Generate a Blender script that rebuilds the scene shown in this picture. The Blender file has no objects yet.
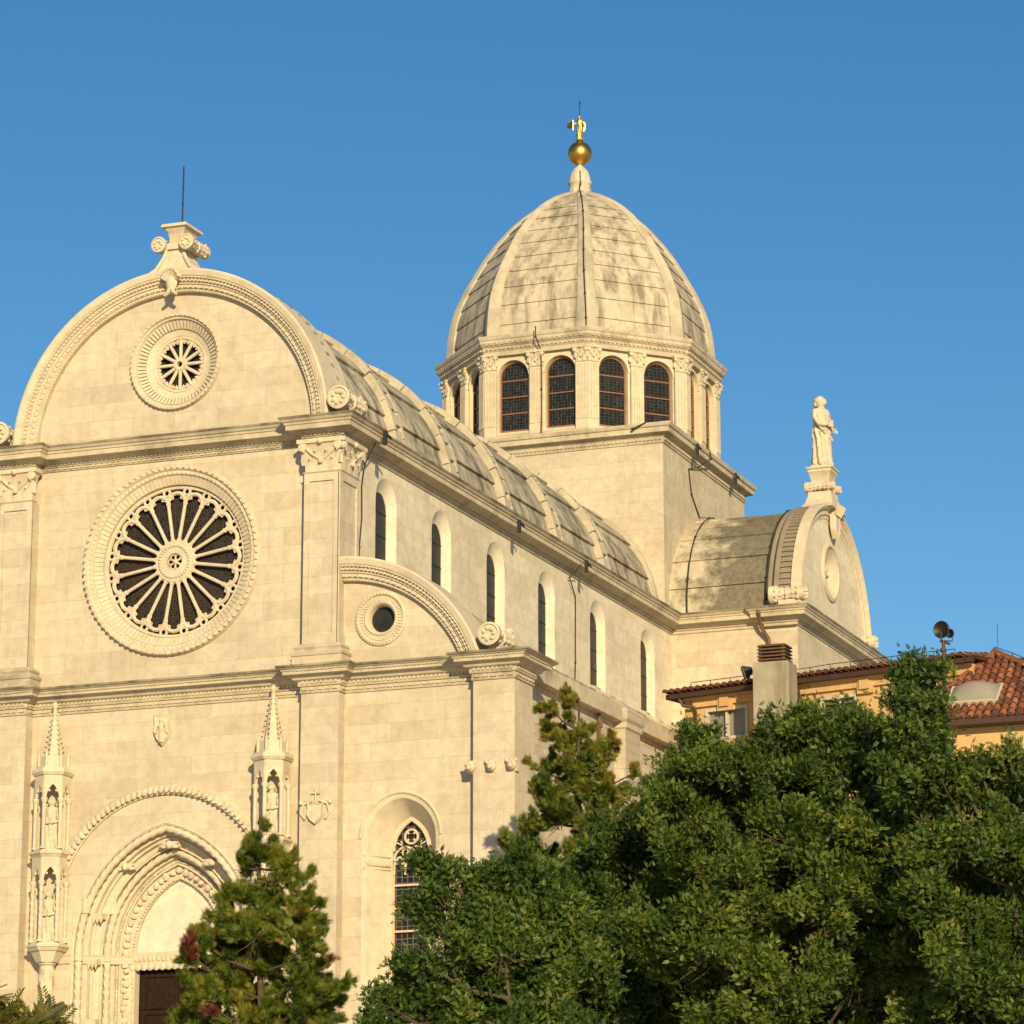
import bpy, bmesh, math, random
import numpy as np
from mathutils import Vector, Matrix
from mathutils.geometry import tessellate_polygon
random.seed(7); RNG = np.random.default_rng(11)
PI = math.pi
S = bpy.context.scene
COL = S.collection

# ------------------------------------------------------------------ camera, sky, sun, exposure
CAM = Vector((41.703156, -80.755277, -6.231173)); YAW = -0.3291433; PITCH = 0.2414046; ROLL = -0.0111017
FPX = 3284.79; PPX = 512 + 134.91; PPY = 512 - 7.8
_fw = Vector((math.sin(YAW), math.cos(YAW), 0)); _rt = Vector((math.cos(YAW), -math.sin(YAW), 0)); _up = Vector((0, 0, 1))
CF = _fw * math.cos(PITCH) + _up * math.sin(PITCH); _U = _up * math.cos(PITCH) - _fw * math.sin(PITCH)
CR = _rt * math.cos(ROLL) + _U * math.sin(ROLL); CU = _U * math.cos(ROLL) - _rt * math.sin(ROLL)
camd = bpy.data.cameras.new('camera'); camo = bpy.data.objects.new('camera', camd); COL.objects.link(camo)
M = Matrix((CR, CU, -CF)).transposed().to_4x4(); M.translation = CAM
camo.matrix_world = M
camd.sensor_width = 36; camd.lens = 36 * FPX / 1024
camd.shift_x = -(PPX - 512) / 1024; camd.shift_y = (PPY - 512) / 1024
camd.clip_start = 0.5; camd.clip_end = 8000
S.camera = camo
SUN_AZ = math.radians(31.5); SUN_EL = math.radians(18)       # azimuth from -Y towards +X
sdir = Vector((math.sin(SUN_AZ) * math.cos(SUN_EL), -math.cos(SUN_AZ) * math.cos(SUN_EL), math.sin(SUN_EL)))
w = bpy.data.worlds.new('World'); S.world = w; w.use_nodes = True
nt = w.node_tree; bg = nt.nodes['Background']; sky = nt.nodes.new('ShaderNodeTexSky'); sky.sky_type = 'NISHITA'
sky.sun_disc = False; sky.sun_elevation = SUN_EL; sky.sun_rotation = PI - SUN_AZ
sky.air_density = 1.0; sky.dust_density = 0.3; sky.ozone_density = 3.0; sky.altitude = 10
hs = nt.nodes.new('ShaderNodeHueSaturation'); hs.inputs['Saturation'].default_value = 1.26; hs.inputs['Hue'].default_value = 0.498
nt.links.new(sky.outputs[0], hs.inputs['Color']); nt.links.new(hs.outputs[0], bg.inputs[0]); bg.inputs[1].default_value = 0.092
sl = bpy.data.lights.new('sun', 'SUN'); so = bpy.data.objects.new('sun', sl); COL.objects.link(so)
sl.energy = 5.0; sl.angle = math.radians(0.5); sl.color = (1.0, 0.80, 0.47)
so.rotation_euler = sdir.to_track_quat('Z', 'Y').to_euler()
S.view_settings.view_transform = 'Standard'; S.view_settings.look = 'None'
S.view_settings.exposure = 0.25; S.view_settings.gamma = 1.0

def ray(px, py):
    return CF + CR * ((px - PPX) / FPX) - CU * ((py - PPY) / FPX)
def at_dist(D, px, py):
    """world point seen at a pixel, D metres away over the ground"""
    v = ray(px, py); return CAM + v * (D / math.hypot(v.x, v.y))
def at_z(z, px, py):
    v = ray(px, py); return CAM + v * ((z - CAM.z) / v.z)

# ------------------------------------------------------------------ mesh builder
class MB:
    def __init__(s): s.v = []; s.f = []
    def add(s, vs, fs):
        n = len(s.v); s.v.extend([tuple(p) for p in vs]); s.f.extend([tuple(i + n for i in f) for f in fs])
    def box(s, x0, x1, y0, y1, z0, z1, fr=None):
        vs = [(x, y, z) for x in (x0, x1) for y in (y0, y1) for z in (z0, z1)]
        if fr: vs = [fr(*p) for p in vs]
        s.add(vs, [(0, 1, 3, 2), (4, 6, 7, 5), (0, 4, 5, 1), (2, 3, 7, 6), (0, 2, 6, 4), (1, 5, 7, 3)])
    def loft(s, loops, closed=True, cap0=False, cap1=False):
        n = len(loops[0]); b = len(s.v)
        for L in loops: s.v.extend([tuple(p) for p in L])
        for k in range(len(loops) - 1):
            for i in range(n if closed else n - 1):
                j = (i + 1) % n
                s.f.append((b + k * n + i, b + k * n + j, b + (k + 1) * n + j, b + (k + 1) * n + i))
        if cap0: s.f.append(tuple(b + i for i in range(n))[::-1])
        if cap1: s.f.append(tuple(b + (len(loops) - 1) * n + i for i in range(n)))
    def tube(s, pts, r, n=8, caps=True, lobes=0, pitch=1.0, amp=0.18, rend=None):
        pts = [Vector(p) for p in pts]; L = len(pts); loops = []; ref = None; dist = 0
        for i, p in enumerate(pts):
            t = (pts[min(i + 1, L - 1)] - pts[max(i - 1, 0)])
            if t.length < 1e-9: t = Vector((0, 0, 1))
            t.normalize()
            if i: dist += (p - pts[i - 1]).length
            if ref is None:
                ref = t.orthogonal().normalized()
            ref = (ref - t * ref.dot(t))
            if ref.length < 1e-6: ref = t.orthogonal()
            ref.normalize(); b2 = t.cross(ref)
            rr = r if rend is None else r + (rend - r) * i / max(1, L - 1)
            lp = []
            for k in range(n):
                a = 2 * PI * k / n; q = rr
                if lobes: q = rr * (1 + amp * math.cos(lobes * a + dist * 2 * PI / pitch))
                lp.append(p + (ref * math.cos(a) + b2 * math.sin(a)) * q)
            loops.append(lp)
        s.loft(loops, True, caps, caps)
    def lathe(s, prof, c, n=16, axis=(0, 0, 1), fn=None):
        ax = Vector(axis).normalized(); u = ax.orthogonal().normalized(); v = ax.cross(u); c = Vector(c); loops = []
        for r, h in prof:
            loops.append([c + ax * h + (u * math.cos(2 * PI * k / n) + v * math.sin(2 * PI * k / n)) * (r * (fn(2 * PI * k / n, h) if fn else 1)) for k in range(n)])
        s.loft(loops, True, True, True)
    def ball(s, c, rx, ry=None, rz=None, n=8, m=6, jig=0):
        ry = ry or rx; rz = rz or rx; c = Vector(c); loops = []
        for j in range(1, m):
            t = PI * j / m
            loops.append([(c.x + rx * math.sin(t) * math.cos(2 * PI * k / n) * (1 + random.uniform(-jig, jig)), c.y + ry * math.sin(t) * math.sin(2 * PI * k / n) * (1 + random.uniform(-jig, jig)), c.z - rz * math.cos(t)) for k in range(n)])
        s.loft(loops, True, True, True)
    def plate(s, fr, outer, holes, w0, w1, sides=True):
        loops = [outer] + list(holes)
        flat = [p for L in loops for p in L]
        tris = tessellate_polygon([[Vector((p[0], p[1], 0)) for p in L] for L in loops])
        s.add([fr(p[0], p[1], w0) for p in flat], [tuple(t) for t in tris])
        s.add([fr(p[0], p[1], w1) for p in flat], [tuple(t)[::-1] for t in tris])
        if sides:
            for L in loops: s.loft([[fr(p[0], p[1], w0) for p in L], [fr(p[0], p[1], w1) for p in L]])
    def psweep(s, fr, path, prof, closed=False):
        """sweep a closed profile [(offset, w)] along a 2-D path in a frame; offset is to the left of travel"""
        n = len(path); loops = []
        for i in range(n):
            if closed: a, b, c = path[i - 1], path[i], path[(i + 1) % n]
            else: a, b, c = path[max(i - 1, 0)], path[i], path[min(i + 1, n - 1)]
            d1 = Vector((b[0] - a[0], b[1] - a[1])); d2 = Vector((c[0] - b[0], c[1] - b[1]))
            if d1.length < 1e-9: d1 = d2
            if d2.length < 1e-9: d2 = d1
            d1.normalize(); d2.normalize()
            n1 = Vector((-d1.y, d1.x)); n2 = Vector((-d2.y, d2.x)); m = n1 + n2
            if m.length < 1e-6: m = n1
            m.normalize(); k = 1 / max(0.35, m.dot(n1)); m *= k
            loops.append([fr(b[0] + m.x * o, b[1] + m.y * o, ww) for o, ww in prof])
        if closed: loops.append(loops[0])
        s.loft(loops, True, not closed, not closed)
    def build(s, name, mat, parent=None, smooth=35, recalc=True):
        me = bpy.data.meshes.new(name); me.from_pydata(s.v, [], s.f)
        if recalc:
            bm = bmesh.new(); bm.from_mesh(me); bmesh.ops.recalc_face_normals(bm, faces=bm.faces)
            bm.to_mesh(me); bm.free()
        me.update()
        if smooth:
            me.shade_smooth()
            me.set_sharp_from_angle(angle=math.radians(smooth))
        o = bpy.data.objects.new(name, me); COL.objects.link(o)
        if mat: me.materials.append(mat)
        if parent is not None:
            o.parent = parent
            if parent.type == 'EMPTY' and not parent.get('_local'): o.location = -parent.location
        return o

def front(y0=0.0): return lambda u, v, ww: (u, y0 - ww, v)          # faces -Y
def right(x0): return lambda u, v, ww: (x0 + ww, u, v)               # faces +X
def left(x0): return lambda u, v, ww: (x0 - ww, u, v)                # faces -X
def facing(ang, ap, c):                                              # faces direction ang (0 = -Y, + towards +X), ap from axis c
    nx, ny = math.sin(ang), -math.cos(ang); ux, uy = math.cos(ang), math.sin(ang)
    return lambda u, v, ww: (c[0] + nx * (ap + ww) + ux * u, c[1] + ny * (ap + ww) + uy * u, v)

def arc(c, r, a0, a1, n):
    return [(c[0] + r * math.cos(a0 + (a1 - a0) * i / n), c[1] + r * math.sin(a0 + (a1 - a0) * i / n)) for i in range(n + 1)]
def circle(c, r, n): return [(c[0] + r * math.cos(2 * PI * i / n), c[1] + r * math.sin(2 * PI * i / n)) for i in range(n)]
def pointed(cx, hw, spring, rise, n=12):
    """open path from left spring over the apex to right spring"""
    R = (hw * hw + rise * rise) / (2 * hw); a = math.atan2(rise, R - hw)
    l = [(cx + R - hw + R * math.cos(PI - a * i / n), spring + R * math.sin(PI - a * i / n)) for i in range(n + 1)]
    return l + [(2 * cx - x, z) for x, z in l[-2::-1]]
def arched(cx, hw, bottom, spring, rise=None, n=10):
    p = pointed(cx, hw, spring, rise or hw, n)
    return [(cx - hw, bottom)] + p + [(cx + hw, bottom)]

def hsweep(mb, path, prof, side=1, caps=True):
    """sweep a profile [(out, z)] round a plan path of (x, y); side=+1: outwards is to the right of travel"""
    n = len(path); loops = []
    for i in range(n):
        a, b, c = path[max(i - 1, 0)], path[i], path[min(i + 1, n - 1)]
        d1 = Vector((b[0] - a[0], b[1] - a[1])); d2 = Vector((c[0] - b[0], c[1] - b[1]))
        if d1.length < 1e-9: d1 = d2
        if d2.length < 1e-9: d2 = d1
        d1.normalize(); d2.normalize()
        n1 = Vector((d1.y, -d1.x)) * side; n2 = Vector((d2.y, -d2.x)) * side; m = (n1 + n2)
        m.normalize(); m *= 1 / max(0.3, m.dot(n1))
        loops.append([(b[0] + m.x * o, b[1] + m.y * o, z) for o, z in prof])
    mb.loft(loops, True, caps, caps)
def dentils(mb, path, out0, out1, z0, z1, wd, gap, side=1):
    for a, b in zip(path[:-1], path[1:]):
        d = Vector((b[0] - a[0], b[1] - a[1])); L = d.length
        if L < wd * 2: continue
        d.normalize(); nn = Vector((d.y, -d.x)) * side; k = int(L / (wd + gap))
        for i in range(k):
            t = (i + .5) * L / k
            p = Vector(a) + d * t
            q = [(p + d * e + nn * o) for e in (-wd / 2, wd / 2) for o in (out0, out1)]
            mb.add([(v.x, v.y, z) for v in q for z in (z0, z1)], [(0, 1, 3, 2), (4, 6, 7, 5), (0, 4, 5, 1), (2, 3, 7, 6), (0, 2, 6, 4), (1, 5, 7, 3)])

def meta(o, label=None, cat=None, group=None, kind=None):
    if label: o['label'] = label
    if cat: o['category'] = cat
    if group: o['group'] = group
    if kind: o['kind'] = kind
    return o
def thing(name, loc, label, cat, group=None, local=False):
    o = bpy.data.objects.new(name, None); COL.objects.link(o); o.location = loc; o.empty_display_size = .3
    if local: o['_local'] = 1
    return meta(o, label, cat, group)
def copy_tree(o, parent=None):
    c = o.copy(); COL.objects.link(c)
    if parent is not None: c.parent = parent
    for ch in [x for x in bpy.data.objects if x.parent == o]: copy_tree(ch, c)
    return c

# ------------------------------------------------------------------ materials
def mat(name):
    m = bpy.data.materials.new(name); m.use_nodes = True; t = m.node_tree
    return m, t, t.nodes['Principled BSDF']
def N(t, typ, **kw):
    n = t.nodes.new(typ)
    for k, v in kw.items():
        if k.startswith('i_'):
            key = k[2:]; n.inputs[int(key) if key.isdigit() else key].default_value = v
        else: setattr(n, k, v)
    return n
def ramp(t, src, stops):
    r = t.nodes.new('ShaderNodeValToRGB'); e = r.color_ramp.elements
    while len(e) < len(stops): e.new(0.5)
    for el, (p, c) in zip(e, stops): el.position = p; el.color = c if len(c) == 4 else (*c, 1)
    t.links.new(src, r.inputs[0]); return r.outputs[0]
def mix(t, fac, a, b, mode='MIX'):
    n = N(t, 'ShaderNodeMix', data_type='RGBA', blend_type=mode)
    for sock, val in ((n.inputs[0], fac), (n.inputs[6], a), (n.inputs[7], b)):
        if hasattr(val, 'links'): t.links.new(val, sock)
        elif isinstance(val, (int, float)): sock.default_value = val
        else: sock.default_value = (*val, 1)
    return n.outputs[2]
def noise(t, vec, scale, detail=4, rough=.55, stretch=None):
    if stretch:
        mp = N(t, 'ShaderNodeMapping'); mp.inputs['Scale'].default_value = stretch; t.links.new(vec, mp.inputs[0]); vec = mp.outputs[0]
    n = N(t, 'ShaderNodeTexNoise', i_Scale=scale, i_Detail=detail, i_Roughness=rough); t.links.new(vec, n.inputs['Vector']); return n.outputs[0]
def wall_uv(t):
    tc = N(t, 'ShaderNodeTexCoord'); ge = N(t, 'ShaderNodeNewGeometry')
    sn = N(t, 'ShaderNodeSeparateXYZ'); t.links.new(ge.outputs['True Normal'], sn.inputs[0])
    sp = N(t, 'ShaderNodeSeparateXYZ'); t.links.new(tc.outputs['Object'], sp.inputs[0])
    ax = N(t, 'ShaderNodeMath', operation='ABSOLUTE'); ay = N(t, 'ShaderNodeMath', operation='ABSOLUTE')
    t.links.new(sn.outputs[0], ax.inputs[0]); t.links.new(sn.outputs[1], ay.inputs[0])
    gt = N(t, 'ShaderNodeMath', operation='GREATER_THAN'); t.links.new(ax.outputs[0], gt.inputs[0]); t.links.new(ay.outputs[0], gt.inputs[1])
    mx = N(t, 'ShaderNodeMix', data_type='FLOAT'); t.links.new(gt.outputs[0], mx.inputs[0]); t.links.new(sp.outputs[0], mx.inputs[2]); t.links.new(sp.outputs[1], mx.inputs[3])
    cb = N(t, 'ShaderNodeCombineXYZ'); t.links.new(mx.outputs[0], cb.inputs[0]); t.links.new(sp.outputs[2], cb.inputs[1])
    return cb.outputs[0], tc.outputs['Object']
def stone(name, base, var=.07, row=.52, width=1.35, joint=.008, stain=.25, stain_col=(.16, .13, .09), streak=.0, blocks=True, bump=.25, spot=0.0, jointdark=.78, patch=None, low=.50):
    m, t, b = mat(name); uv, oc = wall_uv(t)
    base = Vector(base)
    n1 = noise(t, oc, .35, 5, .6); n2 = noise(t, oc, 3.2, 6, .65); n3 = noise(t, oc, 22, 4, .6)
    lo = tuple(base * (1 - var)); hi = tuple(base * (1 + var))
    col = ramp(t, n1, [(.3, lo), (.7, hi)])
    col = mix(t, .55, col, ramp(t, n2, [(.25, (.62, .60, .57)), (.6, (1, 1, 1)), (.8, (1.06, 1.03, .97))]), 'MULTIPLY')
    col = mix(t, .35, col, ramp(t, n3, [(.3, (.75, .74, .72)), (.6, (1, 1, 1))]), 'MULTIPLY')
    hgt = None
    if blocks:
        # nudged coordinates so that the joints are not ruler-straight
        nz = N(t, 'ShaderNodeTexNoise', i_Scale=1.7, i_Detail=2); t.links.new(uv, nz.inputs['Vector'])
        vm = N(t, 'ShaderNodeVectorMath', operation='MULTIPLY_ADD'); t.links.new(nz.outputs['Color'], vm.inputs[0]); vm.inputs[1].default_value = (.02, .012, 0); t.links.new(uv, vm.inputs[2])
        br = N(t, 'ShaderNodeTexBrick', offset=.43, offset_frequency=2, squash=1.35, squash_frequency=3)
        br.inputs['Scale'].default_value = 1; br.inputs['Mortar Size'].default_value = joint; br.inputs['Mortar Smooth'].default_value = .25
        br.inputs['Brick Width'].default_value = width; br.inputs['Row Height'].default_value = row
        br.inputs['Color1'].default_value = (.84, .81, .76, 1); br.inputs['Color2'].default_value = (1.06, 1.055, 1.045, 1); br.inputs['Mortar'].default_value = (jointdark, jointdark * .96, jointdark * .9, 1)
        br.inputs['Bias'].default_value = .25
        t.links.new(vm.outputs[0], br.inputs['Vector'])
        col = mix(t, .75, col, br.outputs['Color'], 'MULTIPLY'); hgt = br.outputs['Fac']
    if stain:
        sn = noise(t, oc, .9, 7, .68); f = ramp(t, sn, [(low, (0, 0, 0)), (low + .22, (stain, stain, stain))])
        col = mix(t, f, col, stain_col)
    if streak:
        sn = noise(t, oc, 1.0, 6, .7, (2.2, 2.2, .22)); f = ramp(t, sn, [(.46, (0, 0, 0)), (.63, (streak, streak, streak))])
        col = mix(t, f, col, tuple(Vector(stain_col) * .9))
    if spot:
        sn = noise(t, oc, .55, 5, .75); f = ramp(t, sn, [(.58, (0, 0, 0)), (.68, (spot, spot, spot))])
        col = mix(t, f, col, (.10, .09, .065))
    if patch:                                     # lichen that has spread from one end of the roof
        sx = N(t, 'ShaderNodeSeparateXYZ'); t.links.new(oc, sx.inputs[0]); ab = N(t, 'ShaderNodeMath', operation='ABSOLUTE'); t.links.new(sx.outputs[0], ab.inputs[0])
        mr = N(t, 'ShaderNodeMapRange', i_1=patch[0], i_2=patch[1]); t.links.new(ab.outputs[0], mr.inputs[0])
        ad = N(t, 'ShaderNodeMath', operation='MULTIPLY_ADD', i_1=.34); t.links.new(mr.outputs[0], ad.inputs[0]); t.links.new(noise(t, oc, .9, 7, .7), ad.inputs[2])
        col = mix(t, ramp(t, ad.outputs[0], [(.56, (0, 0, 0)), (.72, (.85, .85, .85))]), col, ramp(t, noise(t, oc, 5, 6, .75), [(.35, (.05, .045, .032)), (.65, (.17, .15, .105))]))
    t.links.new(col, b.inputs['Base Color']); b.inputs['Roughness'].default_value = .88
    b.inputs['Specular IOR Level'].default_value = .25
    bp = N(t, 'ShaderNodeBump', i_Strength=bump, i_Distance=.03); hh = n2
    mm = N(t, 'ShaderNodeMath', operation='MULTIPLY_ADD', i_1=.5); t.links.new(n3, mm.inputs[0]); t.links.new(n2, mm.inputs[2]); hh = mm.outputs[0]
    if hgt is not None:
        ms = N(t, 'ShaderNodeMath', operation='SUBTRACT'); t.links.new(hh, ms.inputs[0]); t.links.new(hgt, ms.inputs[1]); hh = ms.outputs[0]
    t.links.new(hh, bp.inputs['Height']); t.links.new(bp.outputs[0], b.inputs['Normal'])
    return m
def plain(name, col, rough=.6, metal=0, var=.15, scale=4, spec=.4, bump=0):
    m, t, b = mat(name); tc = N(t, 'ShaderNodeTexCoord'); n = noise(t, tc.outputs['Object'], scale, 5, .6)
    c = Vector(col); t.links.new(ramp(t, n, [(.3, tuple(c * (1 - var))), (.7, tuple(c * (1 + var)))]), b.inputs['Base Color'])
    b.inputs['Roughness'].default_value = rough; b.inputs['Metallic'].default_value = metal; b.inputs['Specular IOR Level'].default_value = spec
    if bump:
        bp = N(t, 'ShaderNodeBump', i_Strength=bump, i_Distance=.02); t.links.new(n, bp.inputs['Height']); t.links.new(bp.outputs[0], b.inputs['Normal'])
    return m
def glass_mat(name, dark, light, scale, rough=.25, brown=None):
    """leaded glass: rows of small dark panes in pale lead"""
    m, t, b = mat(name); uv, oc = wall_uv(t)
    v = N(t, 'ShaderNodeTexVoronoi', feature='DISTANCE_TO_EDGE', i_Scale=scale, i_Randomness=.12); t.links.new(uv, v.inputs['Vector'])
    v2 = N(t, 'ShaderNodeTexVoronoi', i_Scale=scale, i_Randomness=.12); t.links.new(uv, v2.inputs['Vector'])
    f = ramp(t, v.outputs['Distance'], [(.03, (1, 1, 1)), (.09, (0, 0, 0))])
    sp = N(t, 'ShaderNodeSeparateColor'); t.links.new(v2.outputs['Color'], sp.inputs[0])
    d = Vector(dark); pane = ramp(t, sp.outputs[0], [(.2, tuple(d * .6)), (.75, tuple(d)), (.97, tuple(d * 1.5))])
    if brown:
        nb = noise(t, oc, .8, 3); pane = mix(t, ramp(t, nb, [(.4, (0, 0, 0)), (.65, (1, 1, 1))]), pane, brown)
        ring = ramp(t, v2.outputs['Distance'], [(.22, (0, 0, 0)), (.30, (.5, .5, .5)), (.36, (0, 0, 0))]); pane = mix(t, ring, pane, (.10, .085, .06))
    t.links.new(mix(t, f, pane, light), b.inputs['Base Color'])
    b.inputs['Roughness'].default_value = rough; b.inputs['Specular IOR Level'].default_value = .22
    wn = N(t, 'ShaderNodeBump', i_Strength=.35, i_Distance=.02); t.links.new(sp.outputs[1], wn.inputs['Height']); t.links.new(wn.outputs[0], b.inputs['Normal'])
    return m
def leaf_mat(name, stops, transl=.35, rough=.5):
    m, t, b = mat(name); out = t.nodes['Material Output']
    at = N(t, 'ShaderNodeAttribute', attribute_name='tint')
    c = ramp(t, at.outputs['Fac'], stops)
    t.links.new(c, b.inputs['Base Color']); b.inputs['Roughness'].default_value = rough; b.inputs['Specular IOR Level'].default_value = .3
    tr = N(t, 'ShaderNodeBsdfTranslucent'); t.links.new(mix(t, 1, c, (1.1, 1.2, .55), 'MULTIPLY'), tr.inputs[0])
    ms = N(t, 'ShaderNodeMixShader', i_0=transl); t.links.new(b.outputs[0], ms.inputs[1]); t.links.new(tr.outputs[0], ms.inputs[2]); t.links.new(ms.outputs[0], out.inputs[0])
    return m

STONE = (.565, .492, .378)
M_WALL = stone('limestone ashlar', STONE, stain=.16, stain_col=(.34, .26, .16), streak=.16)
M_SIDE = stone('limestone ashlar side brightened', (.68, .605, .47), stain=.18, stain_col=(.36, .30, .21), row=.55, width=1.25)  # wall stone made paler on the sides, putting extra side light into its colour
M_CARV = stone('carved limestone', (.60, .515, .38), blocks=False, stain=.12, stain_col=(.34, .27, .18), bump=.3)
M_CORN = stone('weathered cornice stone', (.54, .465, .34), blocks=False, stain=.75, stain_col=(.19, .155, .105), bump=.6, low=.50)
M_PLAST = stone('smooth tympanum stone', (.70, .63, .50), blocks=False, stain=.05, bump=.1)
M_ROOF = stone('stone slab roof', (.47, .415, .31), var=.16, blocks=False, stain=.9, stain_col=(.13, .115, .085), streak=.9, bump=.4, spot=.5)
M_EDGE = stone('lichen blackened stone', (.38, .32, .225), blocks=False, stain=.95, stain_col=(.10, .085, .06), bump=.5, low=.38)
M_BAND = stone('dark ribbed stone', (.27, .23, .165), blocks=False, stain=.6, stain_col=(.12, .105, .075), bump=.3)
M_TROOF = stone('lichened stone slab roof', (.54, .465, .335), blocks=False, stain=.2, stain_col=(.2, .17, .11), streak=.25, bump=.3, patch=(5.2, 7.6))
M_DOME = stone('dome slab stone', (.55, .475, .355), blocks=False, stain=.4, stain_col=(.20, .17, .12), streak=.85, bump=.25, spot=.85)
M_RIB = stone('rib stone', (.52, .455, .34), blocks=False, stain=.5, stain_col=(.22, .185, .125), bump=.4, low=.46)
M_AISLE = stone('rough aisle ashlar', (.53, .465, .36), row=.28, width=.62, stain=.35, stain_col=(.26, .22, .16), jointdark=.6, bump=.5)
M_GLASS = glass_mat('leaded glass', (.014, .015, .015), (.050, .047, .040), 8.5, .3)
M_ROSE = glass_mat('bullseye glass', (.010, .0095, .009), (.045, .036, .027), 4.0, .6, (.026, .014, .010))
M_GLASSL = glass_mat('honeycomb glass', (.02, .02, .019), (.15, .135, .10), 6.0, .35)
M_PANE = plain('dark pane', (.022, .024, .024), .4, 0, .4, 2, .15)
M_FRAME = plain('brown window frame', (.22, .10, .045), .6, 0, .2, 6)
M_FRAMEL = plain('pale window frame', (.56, .42, .26), .7, 0, .1, 6)
M_WOOD = plain('dark door wood', (.022, .012, .007), .8, 0, .3, 8, .1, .3)
M_IRON = plain('dark iron', (.03, .028, .026), .6, .3, .3, 6)
M_CABLE = plain('black cable', (.03, .027, .023), .7, 0, .2, 6)
M_GOLD = plain('gilded copper', (.62, .36, .09), .38, 1.0, .22, 3)
M_GOLD2 = plain('bright gilding', (.66, .42, .13), .5, 1.0, .15, 7)

# ------------------------------------------------------------------ ground
def ground_z(x, y):
    t = min(1, max(0, (y + 46) / 30)); t = t * t * (3 - 2 * t)
    return -7.95 + 6.95 * t
def terrain():
    xs = [-3000, -800, -200, -80, -50, -30] + list(range(-20, 61, 4)) + [75, 100, 160, 300, 900, 3000]
    ys = [-3000, -800, -300, -150, -110] + list(range(-90, 61, 3)) + [75, 100, 160, 300, 900, 3000]
    vs = [(x, y, ground_z(x, y)) for y in ys for x in xs]; n = len(xs)
    fs = [(j * n + i, j * n + i + 1, (j + 1) * n + i + 1, (j + 1) * n + i) for j in range(len(ys) - 1) for i in range(n - 1)]
    mb = MB(); mb.add(vs, fs); g = mb.build('ground', stone('paving stone', (.58, .54, .46), row=.5, width=.8, stain=.2, blocks=False), None, 0)
    meta(g, None, None, None, 'structure')
terrain()

# ------------------------------------------------------------------ cathedral
YD = 33.67                                    # dome axis
H1 = 17.97; H2 = 10.96                        # tops of the two cornices
CA = thing('cathedral', (0, 0, -1), 'pale limestone cathedral with ribbed dome, barrel roofs and a round-gabled front with rose windows', 'church')
WX = 5.2; AX = 9.95                           # nave wall, aisle wall
XM = 4.25; XP = 5.30                          # nave pilaster edges
XB0 = 9.28; XB1 = 10.47                       # corner pier edges
PF = .38                                      # pier projection

# --- front wall (middle bay), with rose and portal openings
ROSE_Z = 14.44
portal_hole = arched(0, 2.85, -1, 3.6, 3.5, 14)
mb = MB()
mb.plate(front(), [(-XP + .05, -1), (-XP + .05, H1 - .1), (XP - .05, H1 - .1), (XP - .05, -1), (2.85, -1)] + portal_hole[::-1][1:-1] + [(-2.85, -1)], [circle((0, ROSE_Z), 2.45, 64)], 0, -.8)
mb.build('front_wall', M_WALL, CA, 20)
# --- gable over the front
GZ = 17.93
mb = MB()
mb.plate(front(), [(-4.4, GZ - .1)] + arc((0, GZ), 4.4, PI, 0, 48) + [(4.4, GZ - .1)], [circle((0, 20.22), 1.28, 48)], 0, -.9)
gable = mb.build('gable_wall', M_WALL, CA, 20)
def gable_arch(mb, fr, c, R, a0, a1, n, w, scale=1.0, back=1.5):
    """banded arch moulding: outer fillet, cove, bead band, inner leaf band; R outer radius, w front"""
    path = arc(c, R, a0, a1, n)
    # travelling left to right over the top: inside of the arch is to the right (negative offset)
    k = scale
    prof = [(0, -back), (0, w), (-.06 * k, w + .02), (-.20 * k, w - .02), (-.22 * k, w - .05), (-.27 * k, w - .055), (-.28 * k, w - .12), (-.36 * k, w - .125), (-.37 * k, w - .17), (-.42 * k, w - .175), (-.43 * k, w - .22), (-.54 * k, w - .23), (-.55 * k, w - .27), (-.62 * k, w - .28), (-.62 * k, -back)]
    mb.psweep(fr, path, prof)
    def beads(r, wr, wt, ww, cnt):
        for i in range(cnt):
            t = a0 + (a1 - a0) * (i + .5) / cnt
            cu, cv = c[0] + r * math.cos(t), c[1] + r * math.sin(t); tu, tv = -math.sin(t), math.cos(t)
            q = [(cu + tu * e * wt / 2 + math.cos(t) * o * wr / 2, cv + tv * e * wt / 2 + math.sin(t) * o * wr / 2) for e, o in ((-1, -1), (1, -1), (1, 1), (-1, 1))]
            mb.loft([[fr(*p, ww[0]) for p in q], [fr(*p, ww[1]) for p in q]], True, False, True)
    L = abs(a1 - a0) * R
    beads(R - .32 * k, .06 * k, .06, (w - .13, w - .085), int(L / .13))
    beads(R - .485 * k, .075 * k, .11, (w - .23, w - .19), int(L / .19))
    beads(R - .585 * k, .035 * k, .05, (w - .28, w - .25), int(L / .11))
    beads(R - .245 * k, .025, .05, (w - .055, w - .03), int(L / .12))
mb = MB(); gable_arch(mb, front(), (0, GZ), 4.95, PI, 0, 72, .45, 1.0, 1.3); mb.build('arch_molding', M_CARV, gable, 30)
# little slots along the back of the arch
for i in range(1, 40):
    mb = MB(); t = PI * i / 40; c, s_ = math.cos(t), math.sin(t)
    fr = front()
    q = [(4.965 * c - s_ * e, GZ + 4.965 * s_ + c * e) for e in (-.05, .05)]; q2 = [(4.86 * c - s_ * e, GZ + 4.86 * s_ + c * e) for e in (-.05, .05)]
    mb.loft([[fr(*q[0], -.55), fr(*q[1], -.55), fr(*q2[1], -.55), fr(*q2[0], -.55)], [fr(*q[0], -.75), fr(*q[1], -.75), fr(*q2[1], -.75), fr(*q2[0], -.75)]], True, True, True); mb.build('slot_block', M_ROOF, gable, 0)

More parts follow.
